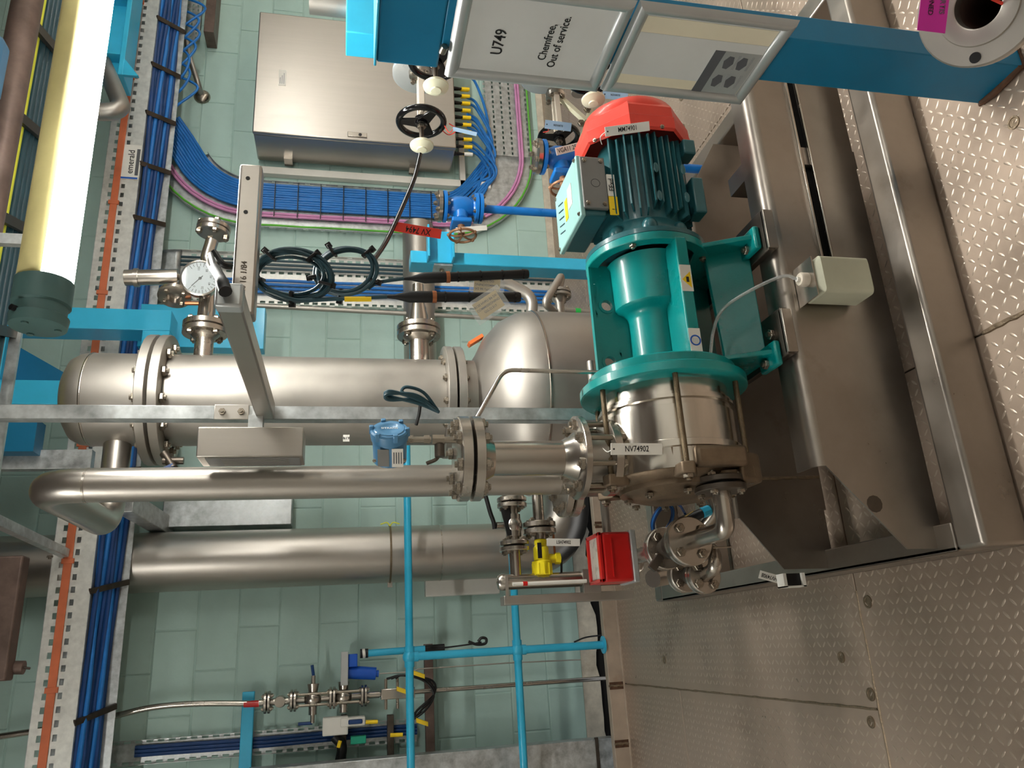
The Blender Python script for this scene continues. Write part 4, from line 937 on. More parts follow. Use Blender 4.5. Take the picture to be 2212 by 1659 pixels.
# ------------------------------------------------------------------ handwheel diaphragm valves behind the post
def wheel_valve(label, c, hidden=False, red=None):
    t = thing('handwheel_valve', label, 'valve', V(c) - V((0, 0, .09)), 'black handwheel valves with ivory knobs')
    R = .078
    rim = [V(c) + V((0, R * math.cos(2 * PI * i / 40), R * math.sin(2 * PI * i / 40))) for i in range(41)]
    w = MB().tube(rim, .011, 12, False).build('handwheel', 'black_gloss', t)
    for k in range(3):
        a = math.radians(90 + 120 * k); d = V((0, math.cos(a), math.sin(a))); s = V((0, -math.sin(a), math.cos(a)))
        MB().prism([V(c) + d * .008 - s * .024, V(c) + d * (R - .004) - s * .014, V(c) + d * (R - .004) + s * .014, V(c) + d * .008 + s * .024], V((-.008, 0, 0))).build('spoke', 'black_gloss', w, bev=.003)
    MB().lathe(V(c) + V((.015, 0, 0)), XM, [(0, .022), (.03, .022), (.032, .018)], 20).build('hub', 'black_gloss', w)
    inst('nut', BOLT, t, orient(V(c) + V((-.016, 0, 0)), XM, .015))
    MB().cyl(V(c) + V((.02, 0, 0)), V(c) + V((-.1, 0, 0)), .008, n=12).build('spindle', 'dark_steel', t)
    MB().lathe(V(c) + V((-.085, 0, 0)), XM, [(0, .01), (.004, .034), (.012, .041), (.018, .04), (.028, .022), (.029, .018), (.033, .016), (.034, 1e-5)], 28).build('knob', 'ivory', t)
    y = MB()
    for s in (-1, 1):
        y.bar(V(c) + V((.03, s * .022, 0)), V(c) + V((.20, s * .022, 0)), .014, .022).bar(V(c) + V((.03, s * .028, 0)), V(c) + V((.03, 0, 0)), .012, .012)
    y.build('yoke', 'cap_beige', t, bev=.002)
    d = MB().lathe(V(c) + V((.19, 0, 0)), (1, 0, 0), [(0, .03), (.004, .04), (.02, .042), (.03, .034), (.1, .034)], 24).build('bonnet', 'stainless', t)
    ring_bolts(d, V(c) + V((.19, 0, 0)), XM, .034, 4, .010, 45)
    if red:
        MB().tube(smoothpath([V(c) + V((-.005, .03, -.075)), V(c) + V((-.03, .02, -.1)), V(c) + V((-.02, 0, -.125)), V(c) + V((.01, .01, -.1))]), .0018, 6).build('tag_tie', 'tag_red', t)
    return t
c1 = at(910, 263, X=1.75)
wheel_valve('black handwheel valve with ivory knob, upper and nearer of four by post', c1, red=True)
wheel_valve('black handwheel valve with ivory knob, upper and half hidden behind post', at(940, 132, Y=1.98))
c3 = at(1207, 296, X=1.97)
wheel_valve('black handwheel valve with ivory knob, lower one behind blue tag', c3, red=True)
wheel_valve('black handwheel valve with ivory knob, lower and half hidden behind notice', at(1276, 165, Y=2.06))
hp_ = thing('valve_header', 'upright stainless header pipe carrying the handwheel valves', 'pipe', (2.28, 2.26, 0))
MB().cyl((2.25, 2.25, .0), (2.25, 2.25, 1.75), .05, n=24).build('pipe', 'stainless_dull', hp_); MB().lathe((2.25, 2.25, 0), ZU, [(0, .09), (.012, .09), (.014, .05)], 24).build('base', 'stainless_dull', hp_)
for z in (c1.z, c3.z): MB().cyl((1.95, 2.25, z), (2.25, 2.25, z), .03, n=18).build('branch', 'stainless_dull', hp_)
for px, py, x, r in ((908, 165, 1.965, .10), (1175, 170, 2.2, .10)):
    p = at(px, py, X=x); tag(MB().lathe(p, (1, 0, 0), [(0, r - .01), (.006, r), (.02, r), (.022, r - .01)], 36).build('clear_disc', 'plate_grey'), 'pale round disc behind the %s handwheels' % ('upper' if px < 1000 else 'lower'), 'disc')
def novtag(x0, y0, x1, y1, Y, label, W=.032):
    t = ptag('NOVARTIS', x0, y0, x1, y1, Y, W, .010, label, m='tag_blue', hole=-1, name='valve_tag')
    if y0 > 240: MB().tube(smoothpath([at(x0, y0, Y=Y), at(x0 + 8, y0 + 14, Y=Y + .05), c3 + V((0, -.02, .075))]), .0016, 6).build('tie', 'tag_red', t)
    return t
t = ptag('', 978, 278, 1030, 290, 2.22, .014, .01, 'pale blue tag edge-on below the upper handwheel', m='tag_blue', hole=None, name='valve_tag')
MB().tube(smoothpath([at(980, 278, Y=2.22), at(970, 286, Y=2.23), c1 + V((0, 0, -.078))]), .0016, 6).build('tie', 'tag_red', t)
novtag(1177, 268, 1234, 275, 2.38, 'pale blue tag across the lower handwheel'); novtag(1302, 203, 1356, 208, 2.25, 'pale blue tag above the red fan cover')
bc = tag(MB().tube(smoothpath([at(908, 333, Y=1.95), at(895, 385, Y=1.92), at(868, 450, Y=1.88), at(835, 520, Y=1.82), at(805, 565, Y=1.76)], 8), .0065, 10).build('black_cable', 'black_gloss'), 'black cable hanging from behind the knob to the coils', 'cable')
t = ptag('XV 7494', 953, 506, 853, 489, 1.862, .026, .024, 'red hand-lettered tape flag XV 7494 on the black cable', m='tag_red', hole=None, name='tape_flag', flip=1)

# ------------------------------------------------------------------ coiled cables and sealed ends
def coil(label, cx, cy, ax_, ay_, Y, turns, r, tilt=0):
    c = at(cx, cy, Y=Y); dep = (c - CAM).dot(ID); s = dep / FPX
    t = thing('cable_coil', label, 'cable coil', c - V((0, 0, ax_ * s)), 'coiled dark cables under the square arm')
    rc = random.Random(int(cx))
    for k in range(turns):
        f = 1 + rc.uniform(-.09, .07); o = V((rc.uniform(-.006, .006), rc.uniform(-.014, .014), rc.uniform(-.006, .006))); ph = rc.uniform(0, 6)
        pts = [c + o + IX * (ax_ * s * f * math.cos(a) + tilt * ay_ * s * math.sin(a)) + IY * (ay_ * s * f * math.sin(a)) + ID * .006 * math.sin(a + ph) for a in [2 * PI * i / 44 for i in range(45)]]
        MB().tube(pts, r, 8, False).build('turn', 'cable_dark', t)
    for k in range(5):
        a = 2 * PI * k / 5 + .4; p = c + IX * (ax_ * s * math.cos(a) + tilt * ay_ * s * math.sin(a)) + IY * (ay_ * s * math.sin(a)); d = (p - c).normalized()
        MB().obox(p, d * .016, ID * .016, ID.cross(d) * .0035).build('cable_tie', 'black', t, bev=.002); MB().obox(p + d * .016, d * .006, ID * .006, ID.cross(d) * .007).build('tie_head', 'black', t)
    return t
coil('dark cable coil nearer the square arm', 630, 594, 78, 50, 1.70, 6, .0044, .15)
coil('dark cable coil farther from the square arm', 747, 586, 66, 52, 1.76, 6, .0044, -.1)
def splice(label, p, q, Y, r, lead):
    a, b = at(*p, Y=Y), at(*q, Y=Y); d = (b - a); L = d.length
    t = thing('sealed_cable_end', label, 'cable end', b - V((0, 0, r)))
    MB().lathe(a, d, [(0, .004), (.02, .006), (L * .16, r * 1.15), (L * .32, r * 1.15), (L * .36, r), (L * .8, r * .95), (L * .985, r * 1.05), (L, r * .9)], 20).build('sleeve', 'black', t)
    MB().lathe(a, d, [(L * .33, r * 1.22), (L * .36, r * 1.22)], 20).build('clip', 'copper', t)
    for f in (.25, .42, .6, .78, .95): MB().lathe(a, d, [(L * f, r * 1.12), (L * f + .004, r * 1.12)], 16).build('tape', 'black_gloss', t)
    MB().tube(smoothpath([at(*x, Y=Y) for x in lead] + [a]), .005, 8).build('lead', 'cable_dark', t)
    return t
s1 = splice('upper black sealed cable end hanging below the coils', (872, 602), (1141, 592), 1.76, .0125, [(794, 624), (812, 612), (840, 606)])
s2 = splice('lower black sealed cable end with gold tag', (836, 641), (1124, 642), 1.70, .0125, [(575, 627), (640, 648), (720, 646), (790, 643)])
MB().tube([at(744, 646, Y=1.70), at(802, 646, Y=1.70)], .0065, 8).build('marker', 'warn_yellow', s2)
for (x, y, Y, lines, a) in ((1055, 659, 1.68, ('B120 HVPU B6 DE-', 'COMMISSIONING', 'GG-21317'), -33), (1052, 616, 1.776, ('B120 HVPU B6 DE-', 'COMMISSIONING', 'GG-21317'), 185)):
    c = at(x, y, Y=Y); r = math.radians(a); rx = IX * math.cos(r) + IY * math.sin(r); uy = IX * math.sin(r) - IY * math.cos(r)
    t = thing('gold_tag', 'gold paper tag in clear sleeve on the %s sealed cable end' % ('lower' if a < 0 else 'upper'), 'tag', c - V((0, 0, .03)))
    MB().obox(c, rx * .034, uy * .022, ID * .0006).build('card', 'tag_gold', t); MB().obox(c - ID * .0018, rx * .046, uy * .031, ID * .0003).build('sleeve', 'clear_film', t)
    for k, s in enumerate(lines): text(s, t, c - ID * .0006 + uy * (.011 - k * .011), rx, uy, .0082, lift=.0006)
gp_ = thing('cable_grip', 'black taped cable loop tied at the square arm corner', 'cable grip', at(470, 590, Y=1.5))
MB().tube(smoothpath([at(455, 550, Y=1.56), at(464, 580, Y=1.5), at(478, 605, Y=1.44), at(487, 630, Y=1.42)]), [.006] * 6 + [.011] * 7 + [.013] * 6, 12).build('taped_end', 'black', gp_)
MB().tube(smoothpath([at(455, 550, Y=1.56), at(450, 570, Y=1.55), at(462, 592, Y=1.52)]), .004, 8).build('wire', 'label_white', gp_)
MB().tube(smoothpath([at(462, 545, Y=1.57), at(480, 570, Y=1.56), at(498, 575, Y=1.58)]), .008, 8).build('tie', 'black', gp_)
lc = thing('hanging_cable_loop', 'teal-grey cable loops tied to the channel strut', 'cable loop', at(895, 870, Y=2.22))
for k in range(3):
    MB().tube(smoothpath([at(948, 890, Y=2.22 - .01 * k), at(905, 872 - 4 * k, Y=2.18), at(842, 856 + 4 * k, Y=2.16), at(833, 848 + 3 * k, Y=2.15), at(850, 846 + 2 * k, Y=2.15), at(900, 862 - 4 * k, Y=2.17), at(945, 886, Y=2.22)]), .0052, 8).build('loop', 'cable_dark', lc)
MB().tube(smoothpath([at(945, 886, Y=2.2), at(915, 848, Y=2.19), at(880, 836, Y=2.18), at(868, 845, Y=2.18), at(885, 858, Y=2.18)]), .0052, 8).build('loop', 'cable_dark', lc)
MB().tube(smoothpath([at(908, 872, Y=2.2), at(905, 895, Y=2.22), at(899, 918, Y=2.24)]), .005, 8).build('tie', 'black', lc)
# ------------------------------------------------------------------ blue valves and their pipes
def blue_valve(label, c, steel_top, ztop, zbot, k_=1):
    c = V(c); t = thing('gate_valve', label, 'valve', V((c.x, c.y, zbot)), 'blue flanged valves with bronze handwheels')
    H = ztop - zbot
    a = MB().lathe((c.x, c.y, ztop), -ZU, [(0, .075), (.002, .08), (.02, .08), (.022, .076)], 32).build('blind_flange', steel_top, t); ring_bolts(a, (c.x, c.y, ztop), ZU, .062, 6, .013, 15)
    MB().lathe((c.x, c.y, ztop - .027), -ZU, [(0, .076), (.002, .079), (.016, .079), (.018, .07)], 32).build('flange', 'valve_blue', t)
    ring_bolts(t, (c.x, c.y, ztop - .045), -ZU, .062, 6, .011, 15)
    MB().lathe((c.x, c.y, ztop - .04), -ZU, [(0, .05), (.02, .042), (.05, .055), (H - .12, .055), (H - .09, .04), (H - .07, .05)], 28).build('body', 'valve_blue', t)
    for k in (0, 1):
        z = zbot + .022 * k + .002; f = MB().lathe((c.x, c.y, z), ZU, [(0, .072), (.002, .076), (.016, .076), (.018, .072)], 32).build('flange', 'valve_blue', t)
        ring_bolts(f, (c.x, c.y, z + (.018 if k else 0)), ZU if k else -ZU, .06, 6, .011, 15)
    zc = (ztop + zbot) / 2
    MB().cyl((c.x, c.y, zc), (c.x - .085, c.y - .01, zc), .04, n=20).box((c.x - .11, c.y - .055, zc - .05), (c.x - .085, c.y + .045, zc + .05)).build('bonnet', 'valve_blue', t, bev=.006)
    w = MB().cyl((c.x - .1, c.y - .01, zc), (c.x - .16, c.y - .01, zc), .018, n=12)
    h = w.build('gland', 'bronze', t); hw = V((c.x - .165, c.y - .01, zc - .005))
    MB().tube([hw + V((0, .066 * math.cos(2 * PI * i / 30), .066 * math.sin(2 * PI * i / 30))) for i in range(31)], .0065, 8, False).build('handwheel', 'bronze', t)
    for k in range(5):
        q = 2 * PI * k / 5 + .3; d = V((0, math.cos(q), math.sin(q))); MB().tube([hw, hw + d * .035 + V((-.006, 0, 0)), hw + d * .066], .005, 6).sphere(hw + d * .068, .010, 8, 6).build('spoke', 'bronze', t)
    MB().cyl((c.x, c.y, -zbot * (1 - k_) / k_), (c.x, c.y, zbot), .021, n=16).build('down_pipe', 'valve_blue', t); t.scale = (k_,) * 3
    return t
va = at(945, 445, Y=3.3); vb = at(1042, 452, Y=3.3)
t = blue_valve('blue flanged valve with steel blind flange, beside wall cable tray', (va.x, 3.3, 0), 'stainless', va.z, vb.z, 1)
ptag('', 985, 497, 1052, 492, 3.24, .024, .01, 'curled white paper strip on the bronze handwheel', hole=None, name='paper_tag')
va = at(1156, 338, Y=2.28)
blue_valve('blue flanged valve partly hidden behind the motor fan cover', (va.x, 2.28, 0), 'stainless', va.z - .24 * .8 + .24, va.z - .24 * .8, .8)
ptag('VGA11 25m', 1201, 328, 1256, 314, 2.20, .026, .022, 'white tag VGA11 on the blue valve behind motor', hole=None, sx=.8)
wv = thing('angle_bracket', 'thin white plate bracket with two bolts above the fan cover', 'bracket', at(1270, 260, Y=2.5))
MB().prism([at(1272, 232, Y=2.5), at(1283, 236, Y=2.5), at(1263, 300, Y=2.5), at(1250, 330, Y=2.5), at(1246, 320, Y=2.5), at(1262, 262, Y=2.5)], (0, .01, 0)).build('plate', 'ivory', wv)
MB().bar(at(1266, 262, Y=2.505), c3 + V((.22, 0, 0)), .02, .02).build('arm', 'ivory', wv)
for px, py in ((1268, 238), (1255, 268)): inst('bolt', BOLT, wv, orient(at(px, py, Y=2.5), YM, .016))
# ------------------------------------------------------------------ blue bracket post
bpst = thing('bracket_post', 'sky blue square post with short side bracket behind the pump', 'post', (1.98, 3.75, 0))
p0 = at(887, 540, Y=3.7); p1 = at(887, 566, Y=3.7)
MB().box((p1.x - .0, 3.7, 0), (p0.x, 3.82, p0.z)).build('column', 'sky_blue', bpst, bev=.005)
b0, b1 = at(921, 545, Y=3.7), at(978, 545, Y=3.7)
MB().box((p1.x, 3.62, b1.z), (p0.x + .12, 3.7, b1.z + .012)).box((p1.x, 3.62, b0.z - .012), (p0.x + .12, 3.7, b0.z)).box((p1.x, 3.69, b1.z), (p0.x + .12, 3.7, b0.z)).build('bracket', 'sky_blue', bpst, bev=.003)
bk_ = MB().box((p1.x - .012, 3.70, at(978, 580, Y=3.7).z), (p1.x + .0, 3.82, at(938, 580, Y=3.7).z)).build('clamp_plate', 'galvanised', bpst); inst('bolt', BOLT, bk_, orient((p1.x - .012, 3.75, at(957, 580, Y=3.7).z), XM, .013))
MB().box((1.85, 3.62, 0), (2.12, 3.9, .01)).build('base_plate', 'sky_blue', bpst)

# ------------------------------------------------------------------ electrical cabinet
xl, xr, zb, zt_ = 3.545, 4.62, .825, 2.275
cab = thing('electrical_cabinet', 'large stainless electrical cabinet on the green wall', 'cabinet', (4.08, 5.0, zb))
MB().box((xl, 4.825, zb), (xr, 5.14, zt_)).build('body', 'stainless_brushed', cab, bev=.012)
dr = MB().box((xl - .004, 4.795, zb - .004), (xr + .004, 4.823, zt_ + .004)).build('door', 'stainless_brushed', cab, bev=.008)
lk = at(772, 291, Y=4.79); lkp = MB().box((lk.x - .02, 4.787, lk.z - .07), (lk.x + .02, 4.795, lk.z + .07)).build('lock_plate', 'stainless', dr, bev=.003)
MB().lathe((lk.x, 4.787, lk.z - .02), YM, [(0, .012), (.003, .012), (.003, 1e-5)], 14).build('keyhole', 'black', lkp)
lb = at(610, 167, Y=4.79); lbl = MB().box((lb.x - .07, 4.7925, lb.z - .026), (lb.x + .07, 4.795, lb.z + .026)).build('label', 'label_white', dr)
for k in range(3): MB().box((lb.x - .055, 4.7918, lb.z - .014 + k * .013), (lb.x + .04 - k * .02, 4.7925, lb.z - .009 + k * .013)).build('print', 'grey_print', lbl)
for z in (1.12, 2.05): MB().box((xl - .03, 5.05, z - .03), (xl, 5.14, z + .03)).build('wall_lug', 'stainless', cab)
gl = random.Random(5)
for i in range(20):
    x = 3.59 + i * .034; g = MB().lathe((x, 4.93 + .05 * (i % 2), zb), -ZU, [(0, .018), (.02, .018), (.022, .014), (.05, .012), (.09, .007)], 10).build('cable_gland', 'black', cab)
    MB().cyl((x, 4.93 + .05 * (i % 2), zb - .085), (x + .002, 4.93 + .05 * (i % 2), zb - .15), .014, n=8).build('marker_sleeve', 'warn_yellow' if i > 0 else 'label_white', cab)
wr = thing('mounting_rails', 'white channel rails framing the electrical cabinet', 'rails', (3.5, 5.15, .6))
MB().box((3.44, 5.14, .50), (3.50, 5.195, 2.3)).build('rail', 'label_white', wr, bev=.003); MB().box((3.44, 5.14, .70), (3.95, 5.195, .745)).build('rail', 'label_white', wr, bev=.003)
lo = at(1130, 428, Y=5.1); MB().box((2.7, 5.14, lo.z - .1), (3.5, 5.195, lo.z - .06)).build('rail', 'label_white', wr, bev=.003) if False else None

# ------------------------------------------------------------------ cable trays
def slots(L, period, w): # grid positions for slots along a length
    xs = [0]; flags = []
    n = int(L / period)
    for i in range(n):
        xs += [i * period + (period - w) / 2, i * period + (period + w) / 2]; flags += [0, 1]
    xs.append(L); flags.append(0); return xs, flags
def tray_v(label, x0, x1, y, z0, z1, m='galvanised', rows=3, lip=.03):
    t = thing('cable_tray', label, 'cable tray', ((x0 + x1) / 2, y, z0))
    zs, fl = slots(z1 - z0, .06, .036); W = x1 - x0; ys = [0]; rf = []
    for r in range(rows * 2):
        c = W * (.06 + .88 * r / (rows * 2 - 1)); ys += [c - .009, c + .009]; rf += [0, 1]
    ys.append(W); rf.append(0)
    MB().sheet((x0, y, z0), (0, 0, 1), (1, 0, 0), zs, ys, lambda i, j: fl[i] and rf[j]).build('base', m, t, solid=.002, smooth=0)
    for x in (x0, x1):
        s = MB().sheet((x, y - lip, z0), (0, 0, 1), (0, 1, 0), zs, [0, lip * .35, lip * .65, lip], lambda i, j: fl[i] and j == 1 and i % 4 == 1)
        s.build('side', m, t, solid=.002, smooth=0)
    return t
tv = tray_v('wide slotted cable tray running down beside the cabinet', 2.985, 3.375, 5.165, .92, 2.28)
# bends: top towards the ceiling run, bottom under the cabinet
def tray_bend(par, c, r0, r1, a0, a1, y, m='galvanised', lip=.03):
    n = 14; b = MB(); vs = []
    for i in range(n + 1):
        a = math.radians(a0 + (a1 - a0) * i / n); d = V((math.cos(a), 0, math.sin(a)))
        vs += [V(c) + d * r0 + V((0, y, 0)), V(c) + d * r1 + V((0, y, 0)), V(c) + d * r0 + V((0, y - lip, 0)), V(c) + d * r1 + V((0, y - lip, 0))]
    fs = []
    for i in range(n):
        q = 4 * i; fs += [(q, q + 1, q + 5, q + 4), (q + 2, q, q + 4, q + 6), (q + 1, q + 3, q + 7, q + 5)]
    return b.add(vs, fs).build('bend', m, par, solid=.002)
tray_bend(tv, (3.775, 0, 2.28), .40, .79, 180, 118, 5.165)
tray_bend(tv, (3.775, 0, .92), .40, .79, 180, 270, 5.165)
zs, fl = slots(1.2, .05, .028)
MB().sheet((3.775, 5.165, .13), (1, 0, 0), (0, 0, 1), zs, [0, .02, .035, .09, .105, .16, .175, .23, .245, .30, .315, .37, .39], lambda i, j: fl[i] and j % 2 == 1).build('base', 'galvanised', tv, solid=.002, smooth=0)
rc = random.Random(11)
def tray_cable(x, m, label, group, r=.011, zt=2.28):
    R = 3.775 - x; pts = []
    y = 5.15 - r
    if m == 'cable_blue':
        gx = 3.62 + rc.random() * .75
        zlow = .92 - R * .42
        pts += smoothpath([(gx, 4.95, .70), (gx - .01, 5.02, .60), (gx - .09 - (gx - 3.6) * .35, 5.12, .48 + rc.uniform(-.03, .03)), (x + R * .42, y, .92 - R * .62 + .02), (x + .03, y, .92 - R * .22), (x, y, 1.0)], 6)
    else:
        pts += [(4.7, y, .92 - R)] + arc((3.775, y, .92), (-1, 0, 0), (0, 0, -1), R, 90, 0, 12)
    zz = 1.05
    while zz < zt: pts.append((x + rc.uniform(-.002, .002), y + rc.uniform(-.002, .002), zz)); zz += .15
    pts += arc((3.775, y, zt), (-1, 0, 0), (0, 0, 1), R, 0, 62, 8)
    e = pts[-1]; pts += [(e[0] + .10, y - .05, e[2] + .07), (e[0] + .2, 5.0, e[2] + .16)]
    return tag(MB().tube(pts, r, 8).build('cable', m), label, 'cable', group)
for i in range(11): tray_cable(3.145 + i * .0195, 'cable_blue', 'bright blue cable in the bundle beside the cabinet', 'blue cables on the tray by the cabinet', .0105)
for i in range(2): tray_cable(3.075 + i * .022, 'cable_pink', 'pink cable on the tray beside the blue bundle', 'pink cables on the tray by the cabinet', .010)
tray_cable(3.0, 'cable_green', 'green and yellow earth cable on the tray edge by cabinet', None, .008)
for k in range(8):
    z = .98 + k * .165; o = MB().box((3.06, 5.112, z), (3.355, 5.116, z + .006)).build('tie', 'black', tv)

def tray2():
    x0, x1 = at(700, 655, Y=5.1).x, at(700, 548, Y=5.1).x
    t = tray_v('slotted cable tray running down the wall behind the gauge', x0, x1, 5.165, .0, 2.75, rows=2, m='galv_bright')
    tray_bend(t, (x0 - .22, 0, 2.75), .22, .22 + (x1 - x0), 0, 62, 5.165)
    w = x1 - x0
    for i in range(4):
        x = x0 + w * (.22 + .08 * i); y = 5.14; R = x - (x0 - .22)
        pts = [(x + rc.uniform(-.003, .003), y, z * .25) for z in range(0, 12)] + arc((x0 - .22, y, 2.75), (1, 0, 0), (0, 0, 1), R, 0, 60, 8)
        tag(MB().tube(pts, .011, 8).build('cable', 'cable_blue'), 'blue cable on the tray behind the gauge', 'cable', 'blue cables behind the gauge')
    for i in range(3):
        x = x0 + w * (.7 + .08 * i); pts = [(x, 5.14, z * .25) for z in range(0, 12)]
        tag(MB().tube(pts, .009, 8).build('cable', 'cable_dark'), 'dark cable on the tray behind the gauge', 'cable', 'dark cables behind the gauge')
    return t
tray2()
p0, p1 = at(530, 655, Y=5.0), at(1045, 690, Y=5.0)
cp = tag(MB().cyl((p0.x, 5.0, 2.9), (p1.x - .0, 5.0, p1.z - .6), .017, n=14).build('conduit', 'stainless_dull'), 'thin straight conduit down the wall above the tank', 'conduit')
# high-level run along the wall
hz = thing('overhead_cable_tray', 'long galvanised overhead tray side with orange tape along the wall', 'cable tray', (1.6, 4.75, 2.93))
YT = 4.62; L = 7.4
xs, fl = slots(L, .066, .032)
zb_, zt2 = 2.932, 3.138
ys = [0, .045, .06, .076, .097, .150, .171, .206]
MB().sheet((-1.6, YT, zb_), (1, 0, 0), (0, 0, 1), xs, ys, lambda i, j: fl[i] and (j in (3, 5))).build('side_rail', 'galv_bright', hz, solid=.003, smooth=0)  # lighter than the other tray parts: lamp glare painted into the colour
MB().box((-1.6, YT, zb_ - .002), (5.8, YT + .04, zb_)).box((-1.6, YT, zt2), (5.8, YT + .02, zt2 + .003)).build('return_edge', 'galvanised', hz)
MB().box((-1.6, 4.80, 2.79), (5.8, 4.803, 3.13)).build('back_rail', 'galvanised', hz)
MB().box((-1.6, YT - .012, 3.038), (5.8, YT - .004, 3.08)).build('orange_strip', 'rope_orange', hz, bev=.003)
for x in (-.75, -.1, .55, 1.2, 2.15, 2.78, 3.75, 4.4): MB().box((x, YT - .016, 3.028), (x + .028, YT - .002, 3.09)).build('strip_clip', 'rope_orange', hz, bev=.002)
for x in (-.9, -.25, .4, 1.05, 1.9, 2.3, 2.7, 3.1, 3.5, 3.9, 4.3): MB().bar((x, YT - .004, 2.935), (x + .06, 4.80, 2.79), .03, .014, (0, 0, 1)).build('cross_bar', 'dark_steel', hz)
for i in range(12):
    y = YT + .035 + .0115 * i; z = 2.925 - .0075 * i
    m = 'cable_navy' if i % 3 != 1 else 'cable_blue'
    pts = [(-1.6 + .3 * k, y + rc.uniform(-.006, .006), z + .015 * math.sin(k * .7 + i) + rc.uniform(-.004, .004)) for k in range(25)]
    tag(MB().tube(pts, .0145, 8).build('cable', m), '%s cable lying in the overhead tray' % ('navy' if m == 'cable_navy' else 'blue'), 'cable', '%s cables in the overhead tray' % ('navy' if m == 'cable_navy' else 'blue'))
# maker's plate on the rail
mpz = at(283, 350, Y=YT - .004); c = mpz
mk = MB().box((c.x - .13, YT - .006, c.z - .055), (c.x + .13, YT - .0035, c.z + .07)).build('maker_plate', 'label_white', hz)
text('emerald', mk, (c.x, YT - .006, c.z + .0), (1, 0, 0), (0, 0, 1), .055, sx=1.0)
MB().box((c.x - .10, YT - .0066, c.z - .05), (c.x + .1, YT - .006, c.z - .03)).build('print', 'dark_print', mk); MB().box((c.x - .128, YT - .0066, c.z - .05), (c.x - .115, YT - .006, c.z + .065)).build('print', 'sticker_blue', mk)
lc_ = thing('loose_cables', 'loose light blue cable loops hanging from the overhead tray', 'cables', (3.9, 4.85, 2.55))
for i in range(7):
    x = 3.7 + .12 * i; MB().tube(smoothpath([(x, 4.9, 2.9), (x + .05, 4.82, 2.78), (x + .18, 4.8, 2.7 + rc.uniform(-.05, .05)), (x + .3, 4.85, 2.8), (x + .35, 4.9, 2.92)]), .009, 8).build('loop', 'cable_blue', lc_)

# ------------------------------------------------------------------ steelwork high up
gt = thing('gantry_frame', 'sky blue welded steel frame high up behind the column vessel', 'steel frame', (1.7, 4.3, 2.55))
def G(x, y): return at(x, y, Y=4.3)
g0, g1, g2 = G(375, 678), G(375, 722), G(312, 722)
MB().box((g1.x, 4.25, g0.z), (g0.x, 4.42, 4.29)).build('upright', 'sky_blue', gt, bev=.004)
MB().box((1.2, 4.25, g0.z), (g1.x, 4.42, g2.z)).build('cross_member', 'sky_blue', gt, bev=.004)
u2 = G(140, 828); u3 = G(140, 872); MB().box((u3.x - .02, 4.25, g2.z), (u2.x, 4.42, 4.29)).build('upright', 'sky_blue', gt, bev=.004)
h3 = G(18, 760).z; MB().box((u2.x, 4.25, h3), (g1.x, 4.42, h3 + .12)).build('cross_member', 'sky_blue', gt, bev=.004)
MB().prism([(u2.x, 4.42, h3), (u2.x, 4.42, g2.z + .25), (g1.x - .05, 4.42, h3)], (0, .01, 0)).build('gusset', 'post_blue', gt)
q0 = at(575, 672, Y=4.6); MB().box((at(575, 760, Y=4.6).x, 4.55, q0.z), (q0.x, 4.65, g2.z + .1)).build('drop_post', 'sky_blue', gt, bev=.003)
MB().box((G(40, 975).x, 4.3, G(78, 930).z), (G(40, 905).x, 4.42, 4.29)).build('upright', 'post_blue', gt)
hb_ = thing('overhead_beam', 'sky blue overhead beam end beside the glowing lamp', 'beam', (4.4, 4.3, 2.95))
b0 = at(250, 183, Y=4.3); MB().box((b0.x, 4.2, 2.97), (5.8, 4.4, 3.0)).box((b0.x, 4.28, 3.0), (5.8, 4.32, 3.25)).box((b0.x, 4.2, 3.25), (5.8, 4.4, 3.28)).build('beam', 'sky_blue', hb_, bev=.004)
MB().prism([(b0.x + .0, 4.2, 2.97), (b0.x + .12, 4.2, 2.97), (b0.x, 4.2, 2.88)], (0, .02, 0)).build('tab', 'sky_blue', hb_)
for x in (b0.x + .15, b0.x + .6, b0.x + 1.1): MB().box((x, 4.2, 3.0), (x + .02, 4.4, 3.25)).build('stiffener', 'sky_blue', hb_)
vp = tag(MB().tube(bend([at(150, 240, Y=4.0), at(268, 243, Y=4.0), at(240, 175, Y=4.15), at(215, 120, Y=4.3)], .12), .05, 22).build('vent_pipe', 'stainless_dull'), 'grey elbow pipe ending under the blue overhead beam', 'pipe')
wb_ = tag(MB().tube(smoothpath([at(402, 85, Y=5.05), at(412, 130, Y=5.05), at(428, 180, Y=5.1), at(436, 208, Y=5.19)]), .02, 14).build('conduit_bend', 'stainless_dull'), 'bent stainless conduit entering a wall rosette', 'conduit')
rs = tag(MB().lathe(at(437, 210, Y=5.199), YM, [(0, .06), (.01, .06), (.03, .045), (.035, .03)], 26).build('pipe_rosette', 'bolt_steel'), 'round steel rosette on the wall around the bent conduit', 'rosette')
pb = thing('slotted_bracket', 'slotted galvanised bracket plate with dark channel high on the wall', 'bracket', at(440, 40, Y=5.1))
a0, a1 = at(392, 84, Y=5.12), at(440, -20, Y=5.12)
zs, fl = slots(a1.x - a0.x, .045, .022); H = a0.z - a1.z
MB().sheet((a0.x, 5.12, a1.z), (1, 0, 0), (0, 0, 1), zs, [0, H * .15, H * .25, H * .45, H * .55, H * .75, H * .85, H], lambda i, j: fl[i] and j % 2 == 1).build('plate', 'galvanised', pb, solid=.003, smooth=0)
c0, c1 = at(443, 84, Y=5.1), at(474, -20, Y=5.1); MB().box((c0.x, 5.02, c1.z), (c1.x, 5.195, c0.z)).build('channel', 'brown_pipe', pb, bev=.003)
